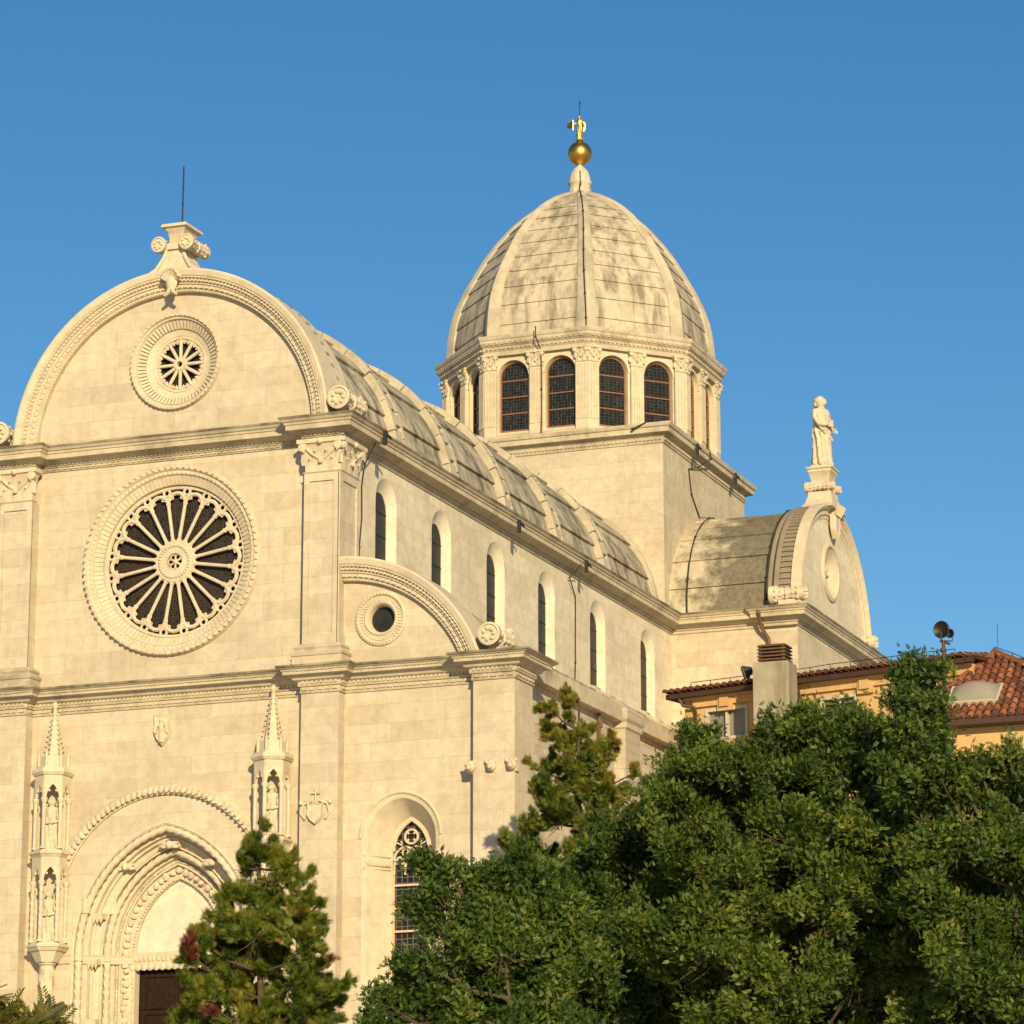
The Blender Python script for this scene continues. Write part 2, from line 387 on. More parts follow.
def wheel_window(name, fr, c, R, Rg, rh, spokes, off, depth, parent, big):
    """carved round frame with a wheel of colonnettes in it"""
    mb = MB(); path = circle(c, R, 72)[::-1]      # clockwise: inside is to the right -> negative... use explicit loops
    prof = [(R, -.05), (R, .05), (R - .05 * R / 2.75, .12), (R - .14 * R / 2.75, .13), (R - .19 * R / 2.75, .06), (R - .28 * R / 2.75, .05), (R - .31 * R / 2.75, -.02),
            (R * .84, -.08), (R * .80, -.13), (Rg + .05, -depth * .75), (Rg + .03, -depth + .04), (Rg, -depth), (Rg, -depth - .1), (R, -depth - .1)]
    n = 96 if big else 64
    mb.loft([[fr(c[0] + r * math.cos(2 * PI * i / n), c[1] + r * math.sin(2 * PI * i / n), ww) for i in range(n)] for r, ww in prof])
    cnt = 88 if big else 56
    for i in range(cnt):                       # outer leaf wreath
        t = 2 * PI * i / cnt; r = R - .08 * R / 2.75; s_ = .06 * (1 if big else .55)
        p = fr(c[0] + r * math.cos(t), c[1] + r * math.sin(t), .13); mb.ball(p, s_ * random.uniform(.9, 1.3), s_, s_ * random.uniform(.9, 1.25), 6, 4, .15)
    cnt = 112 if big else 66
    for i in range(cnt):                       # fluted cove
        t = 2 * PI * (i + .5) / cnt; d = .35 * 2 * PI / cnt
        r0, r1 = (R * .80, R * .885) if big else (R * .72, R * .87)
        q = lambda r, tt, ww: fr(c[0] + r * math.cos(tt), c[1] + r * math.sin(tt), ww)
        mb.loft([[q(r0, t - d, -.20), q(r0, t + d, -.20), q(r0, t + d, -.10), q(r0, t - d, -.10)], [q(r1, t - d, -.10), q(r1, t + d, -.10), q(r1, t + d, .0), q(r1, t - d, .0)]], True, True, True)
    cnt = 110 if big else 60
    for i in range(cnt):
        t = 2 * PI * (i + .5) / cnt; r = R - .235 * R / 2.75; p = fr(c[0] + r * math.cos(t), c[1] + r * math.sin(t), .055); mb.ball(p, .035 if big else .022, None, None, 5, 4)
    wn = mb.build(name, M_CARV, CA, 40)
    # tracery
    mb = MB(); wt = -depth + .02; k = Rg / 2.12
    def T(pts, r, n=6): mb.tube([fr(x, z, wt) for x, z in pts], r, n)
    P = lambda r, t: (c[0] + r * math.cos(t), c[1] + r * math.sin(t))
    step = 2 * PI / spokes
    rs = Rg * (.80 if big else .93)
    for i in range(spokes):
        t = PI / 2 + off + i * step
        T([P(rh * .95, t), P(rs, t)], (.052 if big else .055) * (1 if big else .95), 8)
        if big:
            for rr in (rh * 1.12, rs - .03): 
                p = P(rr, t); mb.ball(fr(p[0], p[1], wt), .075, None, None, 6, 5)
            # cusped arch between this spoke and the next
            tm = t + step / 2; cc = P(rs * 1.0, tm); hw = rs * math.sin(step / 2)
            er = Vector((math.cos(tm), math.sin(tm))); et = Vector((-er.y, er.x)); cc = Vector(cc)
            arcp = [tuple(cc + et * hw * math.cos(a) + er * hw * 1.0 * math.sin(a)) for a in [PI * j / 8 for j in range(9)]]
            T(arcp, .062)
            for sgn in (-1, 1):                # cusps of the trefoil head
                p1 = cc + et * sgn * hw * .92 + er * hw * .25; p2 = cc + et * sgn * hw * .42 + er * hw * .42; p3 = cc + et * sgn * hw * .55 + er * hw * .78
                T([tuple(p1), tuple(p2), tuple(p3)], .028, 5)
            # small ring above the spoke
            q = Vector(P(Rg * .94, t)); ringp = [tuple(q + Vector((math.cos(a), math.sin(a))) * .10 * k) for a in [2 * PI * j / 10 for j in range(11)]]
            T(ringp, .045, 5)
            for a in (t + .7, t - .7, t + PI - .7, t + PI + .7):
                d = Vector((math.cos(a), math.sin(a))); T([tuple(q + d * .12 * k), tuple(q + d * .21 * k)], .03, 5)
        else:
            tm = t + step / 2
            for sg in (-1, 1): T([P(rs * .985, tm + sg * step * .36), P(rs * .84, tm + sg * step * .12)], .032, 5)
            T([P(rs * .98, tm - step * .3), P(rs * .92, tm), P(rs * .98, tm + step * .3)], .035, 5)
    for r, rad in ((Rg * .995, .06), (rh, .07 * (1 if big else .8))): T([P(r, 2 * PI * j / 48) for j in range(49)], rad, 6)
    hub = [P(rh, 2 * PI * j / 32) for j in range(32)]; hin = [P(rh * (.42 if big else .5), 2 * PI * j / 32) for j in range(32)]
    mb.plate(fr, hub, [hin], wt + .07, wt - .06)
    if big:
        for j in range(32):
            p = P(rh * .82, 2 * PI * j / 32); mb.ball(fr(p[0], p[1], wt + .08), .05, None, None, 5, 4)
        for j in range(6):
            p = P(rh * .25, PI * j / 3); T([tuple(Vector(p) + Vector((math.cos(a), math.sin(a))) * .085) for a in [2 * PI * q / 8 for q in range(9)]], .025, 5)
        mb.ball(fr(c[0], c[1], wt), .08)
    mb.build('tracery', M_CARV, wn, 40)
    mb = MB(); mb.plate(fr, circle(c, Rg + .1, 40), [], -depth - .12, -depth - .16); mb.build('glass', M_ROSE if big else M_PANE, wn, 0)
    return wn
wheel_window('rose_window', front(), (0, ROSE_Z), 2.76, 2.16, .56, 20, 2 * PI / 40, .26, CA, True)
wheel_window('rose_window', front(), (0, 20.22), 1.43, .80, .17, 12, 0, .28, CA, False)

# --- entablatures
def ent_profile(H, corona, frieze, out, back=.3):
    """outline (out, z) from the foot of the frieze up to the top"""
    b = H - corona - frieze
    return [(-back, b), (.04, b), (.055, b + frieze * .10), (.035, b + frieze * .13), (.035, b + frieze * .36), (.08, b + frieze * .40), (.10, b + frieze * .50), (.085, b + frieze * .54), (.085, b + frieze * .66), (.19, b + frieze * .76), (.23, b + frieze * .90), (.25, b + frieze),
            (out * .74, b + frieze + .012), (out * .74, H - corona * .60), (out * .80, H - corona * .56), (out * .82, H - corona * .40), (out * .90, H - corona * .34), (out * .97, H - corona * .16), (out, H - corona * .12), (out, H - .02), (out * .6, H), (-back, H)]
def mir(path): return [(-x, y) for x, y in path]
P_UP = [(-9.9, 28.7)]
up_path = [(-WX, 12), (-WX, .9), (-XP - .06, .9), (-XP - .06, -PF), (-XM, -PF), (-XM, 0), (XM, 0), (XM, -PF), (XP + .06, -PF), (XP + .06, .9), (WX, .9), (WX, 28.7), (8.75, 28.7), (8.75, 28.55), (9.9, 28.55), (9.9, 38.75), (5.2, 38.75)]
mb = MB(); hsweep(mb, up_path[1:], ent_profile(H1, .36, .27, .57))
fp = up_path[2:10]
dentils(mb, fp, .03, .075, H1 - .585, H1 - .535, .13, .05); dentils(mb, fp, .08, .135, H1 - .475, H1 - .425, .08, .05); dentils(mb, fp, .40, .452, H1 - .20, H1 - .165, .06, .06)
for q in range(42):                               # worn gutter blocks along the nave roof
    y = 1.6 + q * .64 + random.uniform(-.12, .12); l = random.uniform(.18, .5); hh = random.uniform(.02, .07); mb.box(WX + .36, WX + .5, y, y + l, H1 - .03, H1 + hh)
mb.build('cornice', M_CORN, CA, 30)
EDGE = lambda H, o: [(o - .12, H - .045), (o + .012, H - .045), (o + .014, H + .012), (-.1, H + .035), (-.1, H - .01)]
mb = MB(); hsweep(mb, up_path[1:], EDGE(H1, .57)); mb.build('cornice_edge', M_EDGE, CA, 30)
low_path = [(XB1 - .05, 1.3), (XB1 + .0, -PF)]
lp = [(XM, 0), (XM, -PF), (XP + .06, -PF), (XP + .06, 0), (XB0, 0), (XB0, -PF), (XB1, -PF), (XB1, .95), (AX, .95)]
low_path = mir(lp)[::-1] + lp
mb = MB(); hsweep(mb, low_path, ent_profile(H2, .24, .46, .55))
dentils(mb, low_path, .03, .075, H2 - .625, H2 - .55, .16, .04); dentils(mb, low_path, .08, .125, H2 - .45, H2 - .36, .08, .045); dentils(mb, low_path, .40, .45, H2 - .15, H2 - .115, .06, .06)
mb.build('cornice', M_CORN, CA, 30)

mb = MB(); hsweep(mb, low_path, EDGE(H2, .55)); mb.build('cornice_edge', M_EDGE, CA, 30)
# --- pilasters and piers of the front
def leaf(mb, p, d, up, wd, ht, curl):
    """a curled acanthus leaf standing at p, leaning out along d"""
    p, d, up = Vector(p), Vector(d).normalized(), Vector(up).normalized(); sd = d.cross(up)
    L = []
    for t, wf, o in ((0, .8, .0), (.35, 1.0, .10), (.65, .9, .22), (.88, .6, .55), (1.0, .25, .95), (.86, .15, 1.15)):
        c = p + up * ht * t + d * curl * o
        L.append([c - sd * wd / 2 * wf, c + d * .03, c + sd * wd / 2 * wf, c - d * .05])
    mb.loft(L, True, True, True)
def corinth(mb, fr, u0, u1, v0, v1, w0, detail=True):
    """capital on a flat pilaster face between u0 and u1, standing out from w0"""
    h = v1 - v0; c = (u0 + u1) / 2; o = lambda q: Vector(fr(*q))
    D = o((c, v0, 1)) - o((c, v0, 0)); Uu = o((c + 1, v0, 0)) - o((c, v0, 0)); Z = Vector((0, 0, 1))
    hw = (u1 - u0) / 2; e = .12 * h / 1.0
    L = []
    for t, g in ((0, 0), (.06, .05), (.09, 0), (.5, .015), (.75, .05), (.86, .11), (.88, .16), (1.0, .17)):
        g = g * h * 1.2
        L.append([fr(c - hw - g, v0 + h * t, w0 - .2), fr(c - hw - g, v0 + h * t, w0 + g), fr(c + hw + g, v0 + h * t, w0 + g), fr(c + hw + g, v0 + h * t, w0 - .2)])
    mb.loft(L, True, True, True)
    nl = 3 if detail else 2
    for i in range(nl):
        u = c - hw + (u1 - u0) * (i + .5) / nl; leaf(mb, fr(u, v0 + .08 * h, w0), D, Z, (u1 - u0) / nl * .95, h * .38, .10 * h)
    for i in range(nl + 1):
        u = c - hw + (u1 - u0) * i / nl; leaf(mb, fr(u, v0 + .28 * h, w0), D, Z, (u1 - u0) / nl * .8, h * .40, .14 * h)
    for sg in (-1, 1):
        cu = c + sg * (hw + .03 * h)
        mb.lathe([(.02 * h, -.06 * h), (.13 * h, -.05 * h), (.13 * h, .05 * h), (.02 * h, .07 * h)], fr(cu, v0 + .78 * h, w0 + .12 * h), 10, D)
        mb.tube([fr(c + sg * hw * .98, v0 + h * .80, w0 + .1 * h), fr(c + sg * hw * .6, v0 + h * .60, w0 + .06 * h), fr(c + sg * hw * .1, v0 + h * .42, w0 + .05 * h)], .045 * h, 6)
    mb.ball(fr(c, v0 + h * .92, w0 + .18 * h), .09 * h); mb.ball(fr(c, v0 + h * .36, w0 + .10 * h), .08 * h, None, None, 6, 5)
for sg in (-1, 1):
    f = front(); x0, x1 = (XM, XP) if sg > 0 else (-XP, -XM)
    mb = MB()
    # upper shaft with a sunk panel on front and outer side, base below
    zb, zt = 11.62, 16.42
    mb.box(x0, x1, -PF, .87, zb, zt)
    for (a, b) in ((x0, x1),):
        q = [(a, zb), (b, zb), (b, zt), (a, zt)]; i_ = [(a + .16, zb + .25), (b - .16, zb + .25), (b - .16, zt - .22), (a + .16, zt - .22)]
        mb.plate(f, q, [i_], PF + .05, PF - .02)
    fs = right(XP) if sg > 0 else left(-XP)
    mb.plate(fs, [(-PF - .05, zb), (.87, zb), (.87, zt), (-PF - .05, zt)], [[(-PF + .16, zb + .25), (.7, zb + .25), (.7, zt - .22), (-PF + .16, zt - .22)]], .045, -.02)
    o = mb.build('pilaster', M_WALL, CA, 20)
    mb = MB()
    bp_ = [(x0, .2), (x0, -PF), (x1, -PF), (x1, .9)] if sg > 0 else [(x0, .9), (x0, -PF), (x1, -PF), (x1, .2)]
    hsweep(mb, bp_, [(-.3, H2 - .02), (.22, H2 - .02), (.22, 11.25), (.25, 11.27), (.27, 11.34), (.20, 11.40), (.16, 11.44), (.2, 11.5), (.16, 11.56), (.06, 11.62), (-.3, 11.62)])
    mb.build('base', M_CORN, o, 30)
    mb = MB(); corinth(mb, f, x0 + .02, x1 - .02, 16.40, 17.38, PF + .03)
    corinth(mb, fs, -PF, .80, 16.40, 17.38, .03); mb.build('capital', M_CARV, o, 35)
    mb = MB(); mb.box(min(x0, x1) - .02, max(x0, x1) + .05 if sg > 0 else max(x0, x1) + .02, -PF, .6, -1, H2 - .55); mb.build('pier', M_WALL, CA, 20)
    mb = MB(); xa, xb = (XB0, XB1) if sg > 0 else (-XB1, -XB0); mb.box(xa, xb, -PF, .95, -1, H2 - .5)
    pr = mb.build('corner_pier', M_WALL, CA, 20)
    for u in (xa - .05, (xa + xb) / 2 - .05, xb - .06):        # three small carved heads
        mb = MB(); c = Vector((u, -PF - .06, 7.93)); mb.ball(c, .15, .16, .17, 9, 7, .08); mb.ball(c + Vector((0, -.13, -.05)), .08, .08, .07, 7, 5, .1)
        for e in (-1, 1): mb.ball(c + Vector((e * .12, -.05, .11)), .06, .05, .07, 6, 4); mb.ball(c + Vector((e * .06, -.15, .04)), .03, .03, .03, 6, 4)
        mb.box(u - .12, u + .12, -PF - .02, -PF + .2, 7.75, 8.08); mb.build('carved_head', M_CARV, pr, 50)


# --- aisle fronts with half gables
HC = (5.3, 9.58); HR = 4.42; ha = math.asin((H2 - .0 - HC[1]) / HR)
for sg in (-1, 1):
    f = (lambda u, v, ww: (u, -ww, v)) if sg > 0 else (lambda u, v, ww: (-u, -ww, v))
    mb = MB()
    wo = arched(7.04, 1.13, -.2, 6.25, 1.17, 12)
    mb.plate(f, [(XP, -1), (XP, H2 - .1), (XB0 + .1, H2 - .1), (XB0 + .1, -1)], [wo], 0, -.15); mb.build('aisle_front_wall', M_WALL, CA, 20)
    mb = MB(); R2 = HR - .45; a2 = math.asin((H2 - HC[1]) / R2)
    mb.plate(f, [(XP, H2 - .06)] + arc(HC, R2, PI / 2, a2, 24) , [circle((6.42, 12.26), .52, 32)], 0, -.7)
    hg = mb.build('half_gable', M_WALL, CA, 20)
    mb = MB(); gable_arch(mb, f, HC, HR, PI / 2, ha - .02, 40, .42, 1.02, .9); mb.build('arch_molding', M_CARV, hg, 30)
    # oculus
    c = (6.42, 12.26); mb = MB(); n = 48
    prof = [(.76, -.02), (.76, .05), (.72, .08), (.66, .08), (.63, .03), (.50, .03), (.46, .07), (.42, .05), (.37, -.05), (.355, -.3), (.76, -.3)]
    mb.loft([[f(c[0] + r * math.cos(2 * PI * i / n), c[1] + r * math.sin(2 * PI * i / n), ww) for i in range(n)] for r, ww in prof])
    for i in range(44):
        t = 2 * PI * i / 44; mb.ball(f(c[0] + .69 * math.cos(t), c[1] + .69 * math.sin(t), .08), .035, None, None, 5, 4)
        q = lambda r, tt, ww: f(c[0] + r * math.cos(tt), c[1] + r * math.sin(tt), ww)
        mb.loft([[q(.5, t - .035, .02), q(.5, t + .035, .02), q(.5, t + .02, .055), q(.5, t - .02, .055)], [q(.61, t - .05, .02), q(.61, t + .05, .02), q(.61, t + .04, .06), q(.61, t - .04, .06)]], True, True, True)
    oc = mb.build('oculus', M_CARV, CA, 40)
    mb = MB(); mb.plate(f, circle(c, .37, 28), [], -.20, -.24); mb.build('glass', M_PANE, oc, 0)
    # tall window
    mb = MB()
    wi = arched(7.06, .53, -.2, 5.95, .85, 12); wm = arched(7.04, 1.0, -.2, 6.2, 1.1, 12)
    mb.loft([[f(*p, .0) for p in wo], [f(*p, -.04) for p in wm], [f(*p, -.66) for p in arched(7.06, .60, -.2, 5.97, .90, 12)], [f(*p, -.66) for p in wi], [f(*p, -.86) for p in wi]])
    mb.psweep(f, wo[1:-1], [(-.005, -.02), (.07, -.02), (.09, .03), (.03, .05), (-.005, .03)])
    for (uu, k) in ((5.93, 1), (8.15, -1)):                       # carved impost band in the reveal
        for j in range(8):
            t = (j + .5) / 8; mb.ball(f(uu + k * (.09 + .45 * t), 5.62, -.04 - .58 * t), .09, .07, .12, 6, 5, .2)
        mb.tube([f(uu + k * .03, 5.80, .0), f(uu + k * .55, 5.80, -.64)], .035, 6); mb.tube([f(uu + k * .03, 5.45, .0), f(uu + k * .55, 5.45, -.64)], .03, 6)
    aw = mb.build('aisle_window', M_CARV, CA, 30)
    mb = MB(); wz = -.72
    TT = lambda pts, r: mb.tube([f(x, z, wz + .03) for x, z in pts], r, 6)
    TT(pointed(7.06, .51, 5.95, .83, 12), .045)
    for dx in (-.335, 0, .335):
        TT([(7.06 + dx - .165, 5.30), (7.06 + dx - .165, 5.52)] + pointed(7.06 + dx, .165, 5.52, .27, 6) + [(7.06 + dx + .165, 5.30)], .036)
        for e in (-1, 1): TT([(7.06 + dx + e * .15, 5.60), (7.06 + dx + e * .06, 5.60), (7.06 + dx + e * .08, 5.69)], .026)
    for dx in (-.17, .17):
        TT(pointed(7.06 + dx, .33, 5.70, .36, 8), .036)
        TT([(7.06 + dx + .09 * math.cos(a), 5.91 + .09 * math.sin(a)) for a in [2 * PI * q / 10 for q in range(11)]], .028)
    TT([(7.06 + .19 * math.cos(a), 6.33 + .19 * math.sin(a)) for a in [2 * PI * q / 16 for q in range(17)]], .036)
    for a in (PI / 4, 3 * PI / 4, 5 * PI / 4, 7 * PI / 4): TT([(7.06 + .19 * math.cos(a), 6.33 + .19 * math.sin(a)), (7.06 + .10 * math.cos(a), 6.33 + .10 * math.sin(a))], .032)
    for e in (-1, 1): TT([(7.06 + e * .42, 6.18), (7.06 + e * .27, 6.10), (7.06 + e * .30, 6.22)], .026)
    mb.build('tracery', M_CARV, aw, 30)
    for k in range(8): mb = MB(); mb.box(6.55, 7.57, -.02, .035, 0, .055, (lambda u, ww, v, k=k: f(u, 5.0 - k * .62 + v, wz + ww))); mb.build('glazing_bar', M_FRAMEL, aw, 0)
    for u0 in (6.53, 7.545): mb = MB(); mb.box(u0, u0 + .045, -.02, .03, -.1, 5.3, (lambda u, ww, v: f(u, v, wz + ww))); mb.build('glazing_bar', M_FRAMEL, aw, 0)
    mb = MB(); mb.plate(f, wi, [], wz - .06, wz - .1); mb.build('glass', M_GLASSL, aw, 0)

# --- portal
po = MB()
def rise_path(hw, rise, spring=3.6, n=14): return [(-hw, -1)] + pointed(0, hw, spring, rise, n) + [(hw, -1)]
steps = [(2.85, 3.5, 0), (2.72, 3.38, -.02), (2.70, 3.36, -.22), (2.42, 3.12, -.26), (2.40, 3.10, -.45), (2.16, 2.90, -.52), (2.10, 2.80, -.72), (1.86, 2.55, -.76), (1.84, 2.52, -.86), (1.34, 1.98, -1.0), (1.32, 1.95, -1.25)]
po.loft([[front()(x, z, ww) for x, z in rise_path(hw, r)] for hw, r, ww in steps], closed=False)
# crocketed hood
hood = arc((0, 4.6), 3.36, PI - .36, .36, 40)
po.psweep(front(), hood, [(-.16, -.02), (-.16, .07), (-.02, .10), (.10, .12), (.14, .06), (.16, -.02)])
for i in range(46):
    t = PI - .38 - (PI - .76) * (i + .5) / 46; p = (3.33 * math.cos(t), 4.6 + 3.33 * math.sin(t)); po.ball(front()(p[0], p[1], .12), .105 * random.uniform(.85, 1.1), .08, .10 * random.uniform(.85, 1.1), 7, 5, .2); po.ball(front()(p[0] * .985, p[1] - .06, .17), .05, .05, .05, 5, 4, .25); po.ball(front()(p[0] * 1.012, p[1] + .06, .15), .05, .05, .05, 5, 4, .25)
portal = po.build('portal', M_CARV, CA, 40)
def dense(path, d=.045):
    out = []
    for a, b in zip(path[:-1], path[1:]):
        L = math.hypot(b[0] - a[0], b[1] - a[1]); k = max(1, int(L / d)); out += [(a[0] + (b[0] - a[0]) * i / k, a[1] + (b[1] - a[1]) * i / k) for i in range(k)]
    return out + [path[-1]]
for hw, r, ww, rad in ((2.60, 3.28, -.08, .095), (2.78, 3.44, -.02, .04), (2.36, 3.06, -.40, .045), (2.0, 2.70, -.62, .09), (2.13, 2.84, -.52, .035), (1.72, 2.38, -.84, .04)):
    mb = MB(); mb.tube([front()(x, z, ww) for x, z in dense(rise_path(hw, r))], rad, 12 if rad > .06 else 7, True, 3 if rad > .06 else 0, .26, .16)
    for s2 in (-1, 1):
        for z in ((3.55, 4.85, 1.6) if rad > .06 else ()): mb.lathe([(rad * .9, -.22), (rad * 1.35, -.2), (rad * 1.2, 0), (rad * 1.4, .2), (rad * .9, .22)], front()(s2 * (hw if z < 4 else hw * .93), z, ww), 10)
    mb.build('rope_column', M_CARV, portal, 50)
mb = MB()                                                   # carved leaf band, canopies in the niche order
for (hw, r, ww, rad, d) in ((1.58, 2.22, -.90, .10, .17), (1.80, 2.46, -.83, .036, .058), (1.38, 2.02, -.97, .04, .064)):
    pp = dense(rise_path(hw, r), d)
    for i, (x, z) in enumerate(pp): mb.ball(front()(x + random.uniform(-.04, .04) * (rad > .05), z, ww), rad * random.uniform(.8, 1.2), rad * random.uniform(.7, 1.1), rad * random.uniform(.8, 1.3), 6, 5, .2)
mb.build('carved_band', M_CARV, portal, 50)
nich = rise_path(2.28, 3.0)
for s2 in (-1, 1):
    for z0 in (1.6, 3.25, 4.5): 
        x = 2.28 if z0 < 4 else 2.16
        mb = MB(); c = front()(s2 * x, z0, -.40); mb.box(c[0] - .17, c[0] + .17, c[1] - .16, c[1] + .25, z0, z0 + .16)
        for k in (-1, 0, 1): mb.lathe([(.01, -.12), (.06, 0), (.06, .03)], (c[0] + k * .11, c[1] - .12, z0), 6)
        mb.build('niche_canopy', M_CARV, portal, 50)
for a, zz in ((PI * .70, .9), (PI * .5, 1), (PI * .30, .9)):
    x = 2.28 * math.cos(a) * 1.0; z = 3.6 + 2.85 * math.sin(a)
    mb = MB(); c = front()(x, z, -.36); mb.box(c[0] - .20, c[0] + .20, c[1] - .08, c[1] + .2, z - .08, z + .09); mb.ball((c[0], c[1] - .10, z), .10, .10, .12, 8, 6, .2)
    for e in (-1, 1): mb.ball((c[0] + e * .18, c[1] - .07, z - .05), .12, .06, .06, 7, 5, .2); mb.tube([(c[0] + e * .08, c[1] - .1, z - .02), (c[0] + e * .26, c[1] - .08, z + .06), (c[0] + e * .34, c[1] - .05, z - .06)], .04, 6, rend=.02)
    mb.build('carved_corbel', M_CARV, portal, 50)
mb = MB(); hsweep(mb, [(-3.3, 0), (-2.85, 0), (-2.72, .2), (-2.42, .26), (-2.16, .5), (-1.86, .74), (-1.4, .98)], [(-.06, 3.28), (.05, 3.28), (.09, 3.40), (.05, 3.44), (.10, 3.52), (-.06, 3.54)], 1)
mb.build('impost_molding', M_CARV, portal, 30)
mb = MB(); hsweep(mb, [(1.4, .98), (1.86, .74), (2.16, .5), (2.42, .26), (2.72, .2), (2.85, 0), (3.3, 0)], [(-.06, 3.28), (.05, 3.28), (.09, 3.40), (.05, 3.44), (.10, 3.52), (-.06, 3.54)], 1)
mb.build('impost_molding', M_CARV, portal, 30)
mb = MB(); mb.plate(front(), [(-1.36, 3.55)] + pointed(0, 1.34, 3.6, 1.98, 14) + [(1.36, 3.55)], [], -1.1, -1.3); mb.build('tympanum', M_PLAST, portal, 20)
mb = MB(); mb.box(-1.55, 1.55, 1.0, 1.35, 3.14, 3.60)
for i in range(16): mb.lathe([(.02, -.05), (.09, -.04), (.11, .02), (.05, .06)], (-1.42 + i * .19, .98, 3.2), 7, (0, -1, 0))
for i in range(22): mb.ball((-1.45 + i * .138, .99, 3.42), .06, .04, .08, 6, 4, .2)
mb.build('lintel', M_CARV, portal, 40)
mb = MB()                                                   # dark double door
for x0 in (-1.30, .02):
    mb.box(x0, x0 + 1.28, 1.26, 1.34, -1, 3.14)
    for z0, z1 in ((2.12, 2.98), (1.05, 1.95), (-.05, .9), (-.95, -.2)):
        mb.plate(front(), [(x0 + .08, z0 - .06), (x0 + 1.2, z0 - .06), (x0 + 1.2, z1 + .06), (x0 + .08, z1 + .06)], [[(x0 + .2, z0 + .05), (x0 + 1.08, z0 + .05), (x0 + 1.08, z1 - .05), (x0 + .2, z1 - .05)]], -1.21, -1.27)
        for k in range(5): mb.ball((x0 + .35 + .15 * k + random.uniform(-.03, .03), 1.26, random.uniform(z0 + .2, z1 - .2)), .10, .03, .16, 6, 5, .3)
mb.build('door', M_WOOD, portal, 20)

# --- canopied niches either side of the portal
def tabernacle():
    """built about its own axis; z as in the world, wall plane at y = 0"""
    body = MB()
    def polyring(r, z, n=6, a0=PI / 6): return [(r * math.cos(a0 + 2 * PI * k / n), -.30 + r * math.sin(a0 + 2 * PI * k / n), z) for k in range(n)]
    def disc(r0, r1, z0, z1): body.loft([polyring(r0, z0), polyring(r1, z1)], True, True, True)
    for z in (6.28, 3.72):
        disc(.50, .58, z - .12, z - .02); disc(.60, .60, z - .02, z + .05); disc(.50, .48, z + .05, z + .12)
    disc(.54, .60, 8.46, 8.54); disc(.60, .57, 8.54, 8.64); disc(.48, .46, 8.64, 8.72)
    disc(.30, .46, 3.30, 3.60)
    body.lathe([(.22, 3.3), (.26, 3.25), (.2, 3.2), (.2, 3.1)], (0, -.30, 0), 10)
    body.tube([(0, -.30, -1 + .04 * i) for i in range(105)], .20, 12, True, 4, .55, .10)
    for z0, z1 in ((3.84, 6.12), (6.40, 8.42)):             # backing and pointed heads
        body.box(-.34, .34, -.10, .02, z0, z1)
        for k in range(6):
            a = PI / 6 + 2 * PI * k / 6; b = a + PI / 3
            pa, pb = Vector((.47 * math.cos(a), -.30 + .47 * math.sin(a), 0)), Vector((.47 * math.cos(b), -.30 + .47 * math.sin(b), 0))
            if pa.y > -.05 and pb.y > -.05: continue
            L = (pb - pa).length; dd = (pb - pa).normalized(); nn = Vector((dd.y, -dd.x, 0))
            fr = lambda u, v, ww: tuple(pa + dd * u + nn * ww + Vector((0, 0, v)))
            body.plate(fr, [(0, z1 - .62), (.05, z1 - .62)] + [(x, z) for x, z in pointed(L / 2, L / 2 - .06, z1 - .62, .40, 8)] + [(L - .05, z1 - .62), (L, z1 - .62), (L, z1 + .05), (0, z1 + .05)], [], .03, -.05)
            for e in (-1, 1): body.ball(tuple(pa + dd * (L / 2 + e * .10) + Vector((0, 0, z1 - .40))), .045, None, None, 5, 4)
    # spire
    disc(.38, .36, 8.72, 9.02); disc(.23, .05, 9.0, 10.42)
    for k in range(6):
        a = PI / 6 + k * PI / 3
        body.lathe([(.045, 8.70), (.045, 9.0), (.005, 9.22)], (.40 * math.cos(a), -.30 + .40 * math.sin(a), 0), 5)
        for j in range(9):
            t = j / 9; r = .235 * (1 - t) + .06; body.ball((r * math.cos(a), -.30 + r * math.sin(a), 9.1 + 1.25 * t), .03, None, None, 5, 4)
    body.lathe([(.05, 10.38), (.10, 10.46), (.10, 10.5), (.03, 10.58)], (0, -.30, 0), 8)
    return body
def colonettes(z0, z1):
    res = []
    for k in range(6):
        a = PI / 6 + 2 * PI * k / 6; x, y = .45 * math.cos(a), -.30 + .45 * math.sin(a)
        if y > -.02: continue
        mb = MB(); mb.tube([(x, y, z0 + i * .05) for i in range(int((z1 - z0) / .05) + 1)], .058, 8, True, 3 if z0 < 5 else 0, .2, .12)
        mb.lathe([(.06, z1 - .05), (.10, z1 + .04), (.10, z1 + .10)], (x, y, 0), 8); mb.lathe([(.09, z0), (.09, z0 + .05), (.06, z0 + .08)], (x, y, 0), 8); res.append(mb)
    return res
for sg, cx in ((-1, -3.36), (1, 3.36)):
    t0 = tabernacle(); t0.v = [(x + cx, y, z) for x, y, z in t0.v]; tb = t0.build('canopied_niche', M_CARV, CA, 35)
    for z0, z1 in ((3.84, 5.42), (6.40, 7.72)):
        for m_ in colonettes(z0, z1): m_.v = [(x + cx, y, z) for x, y, z in m_.v]; m_.build('colonnette', M_CARV, tb, 50)

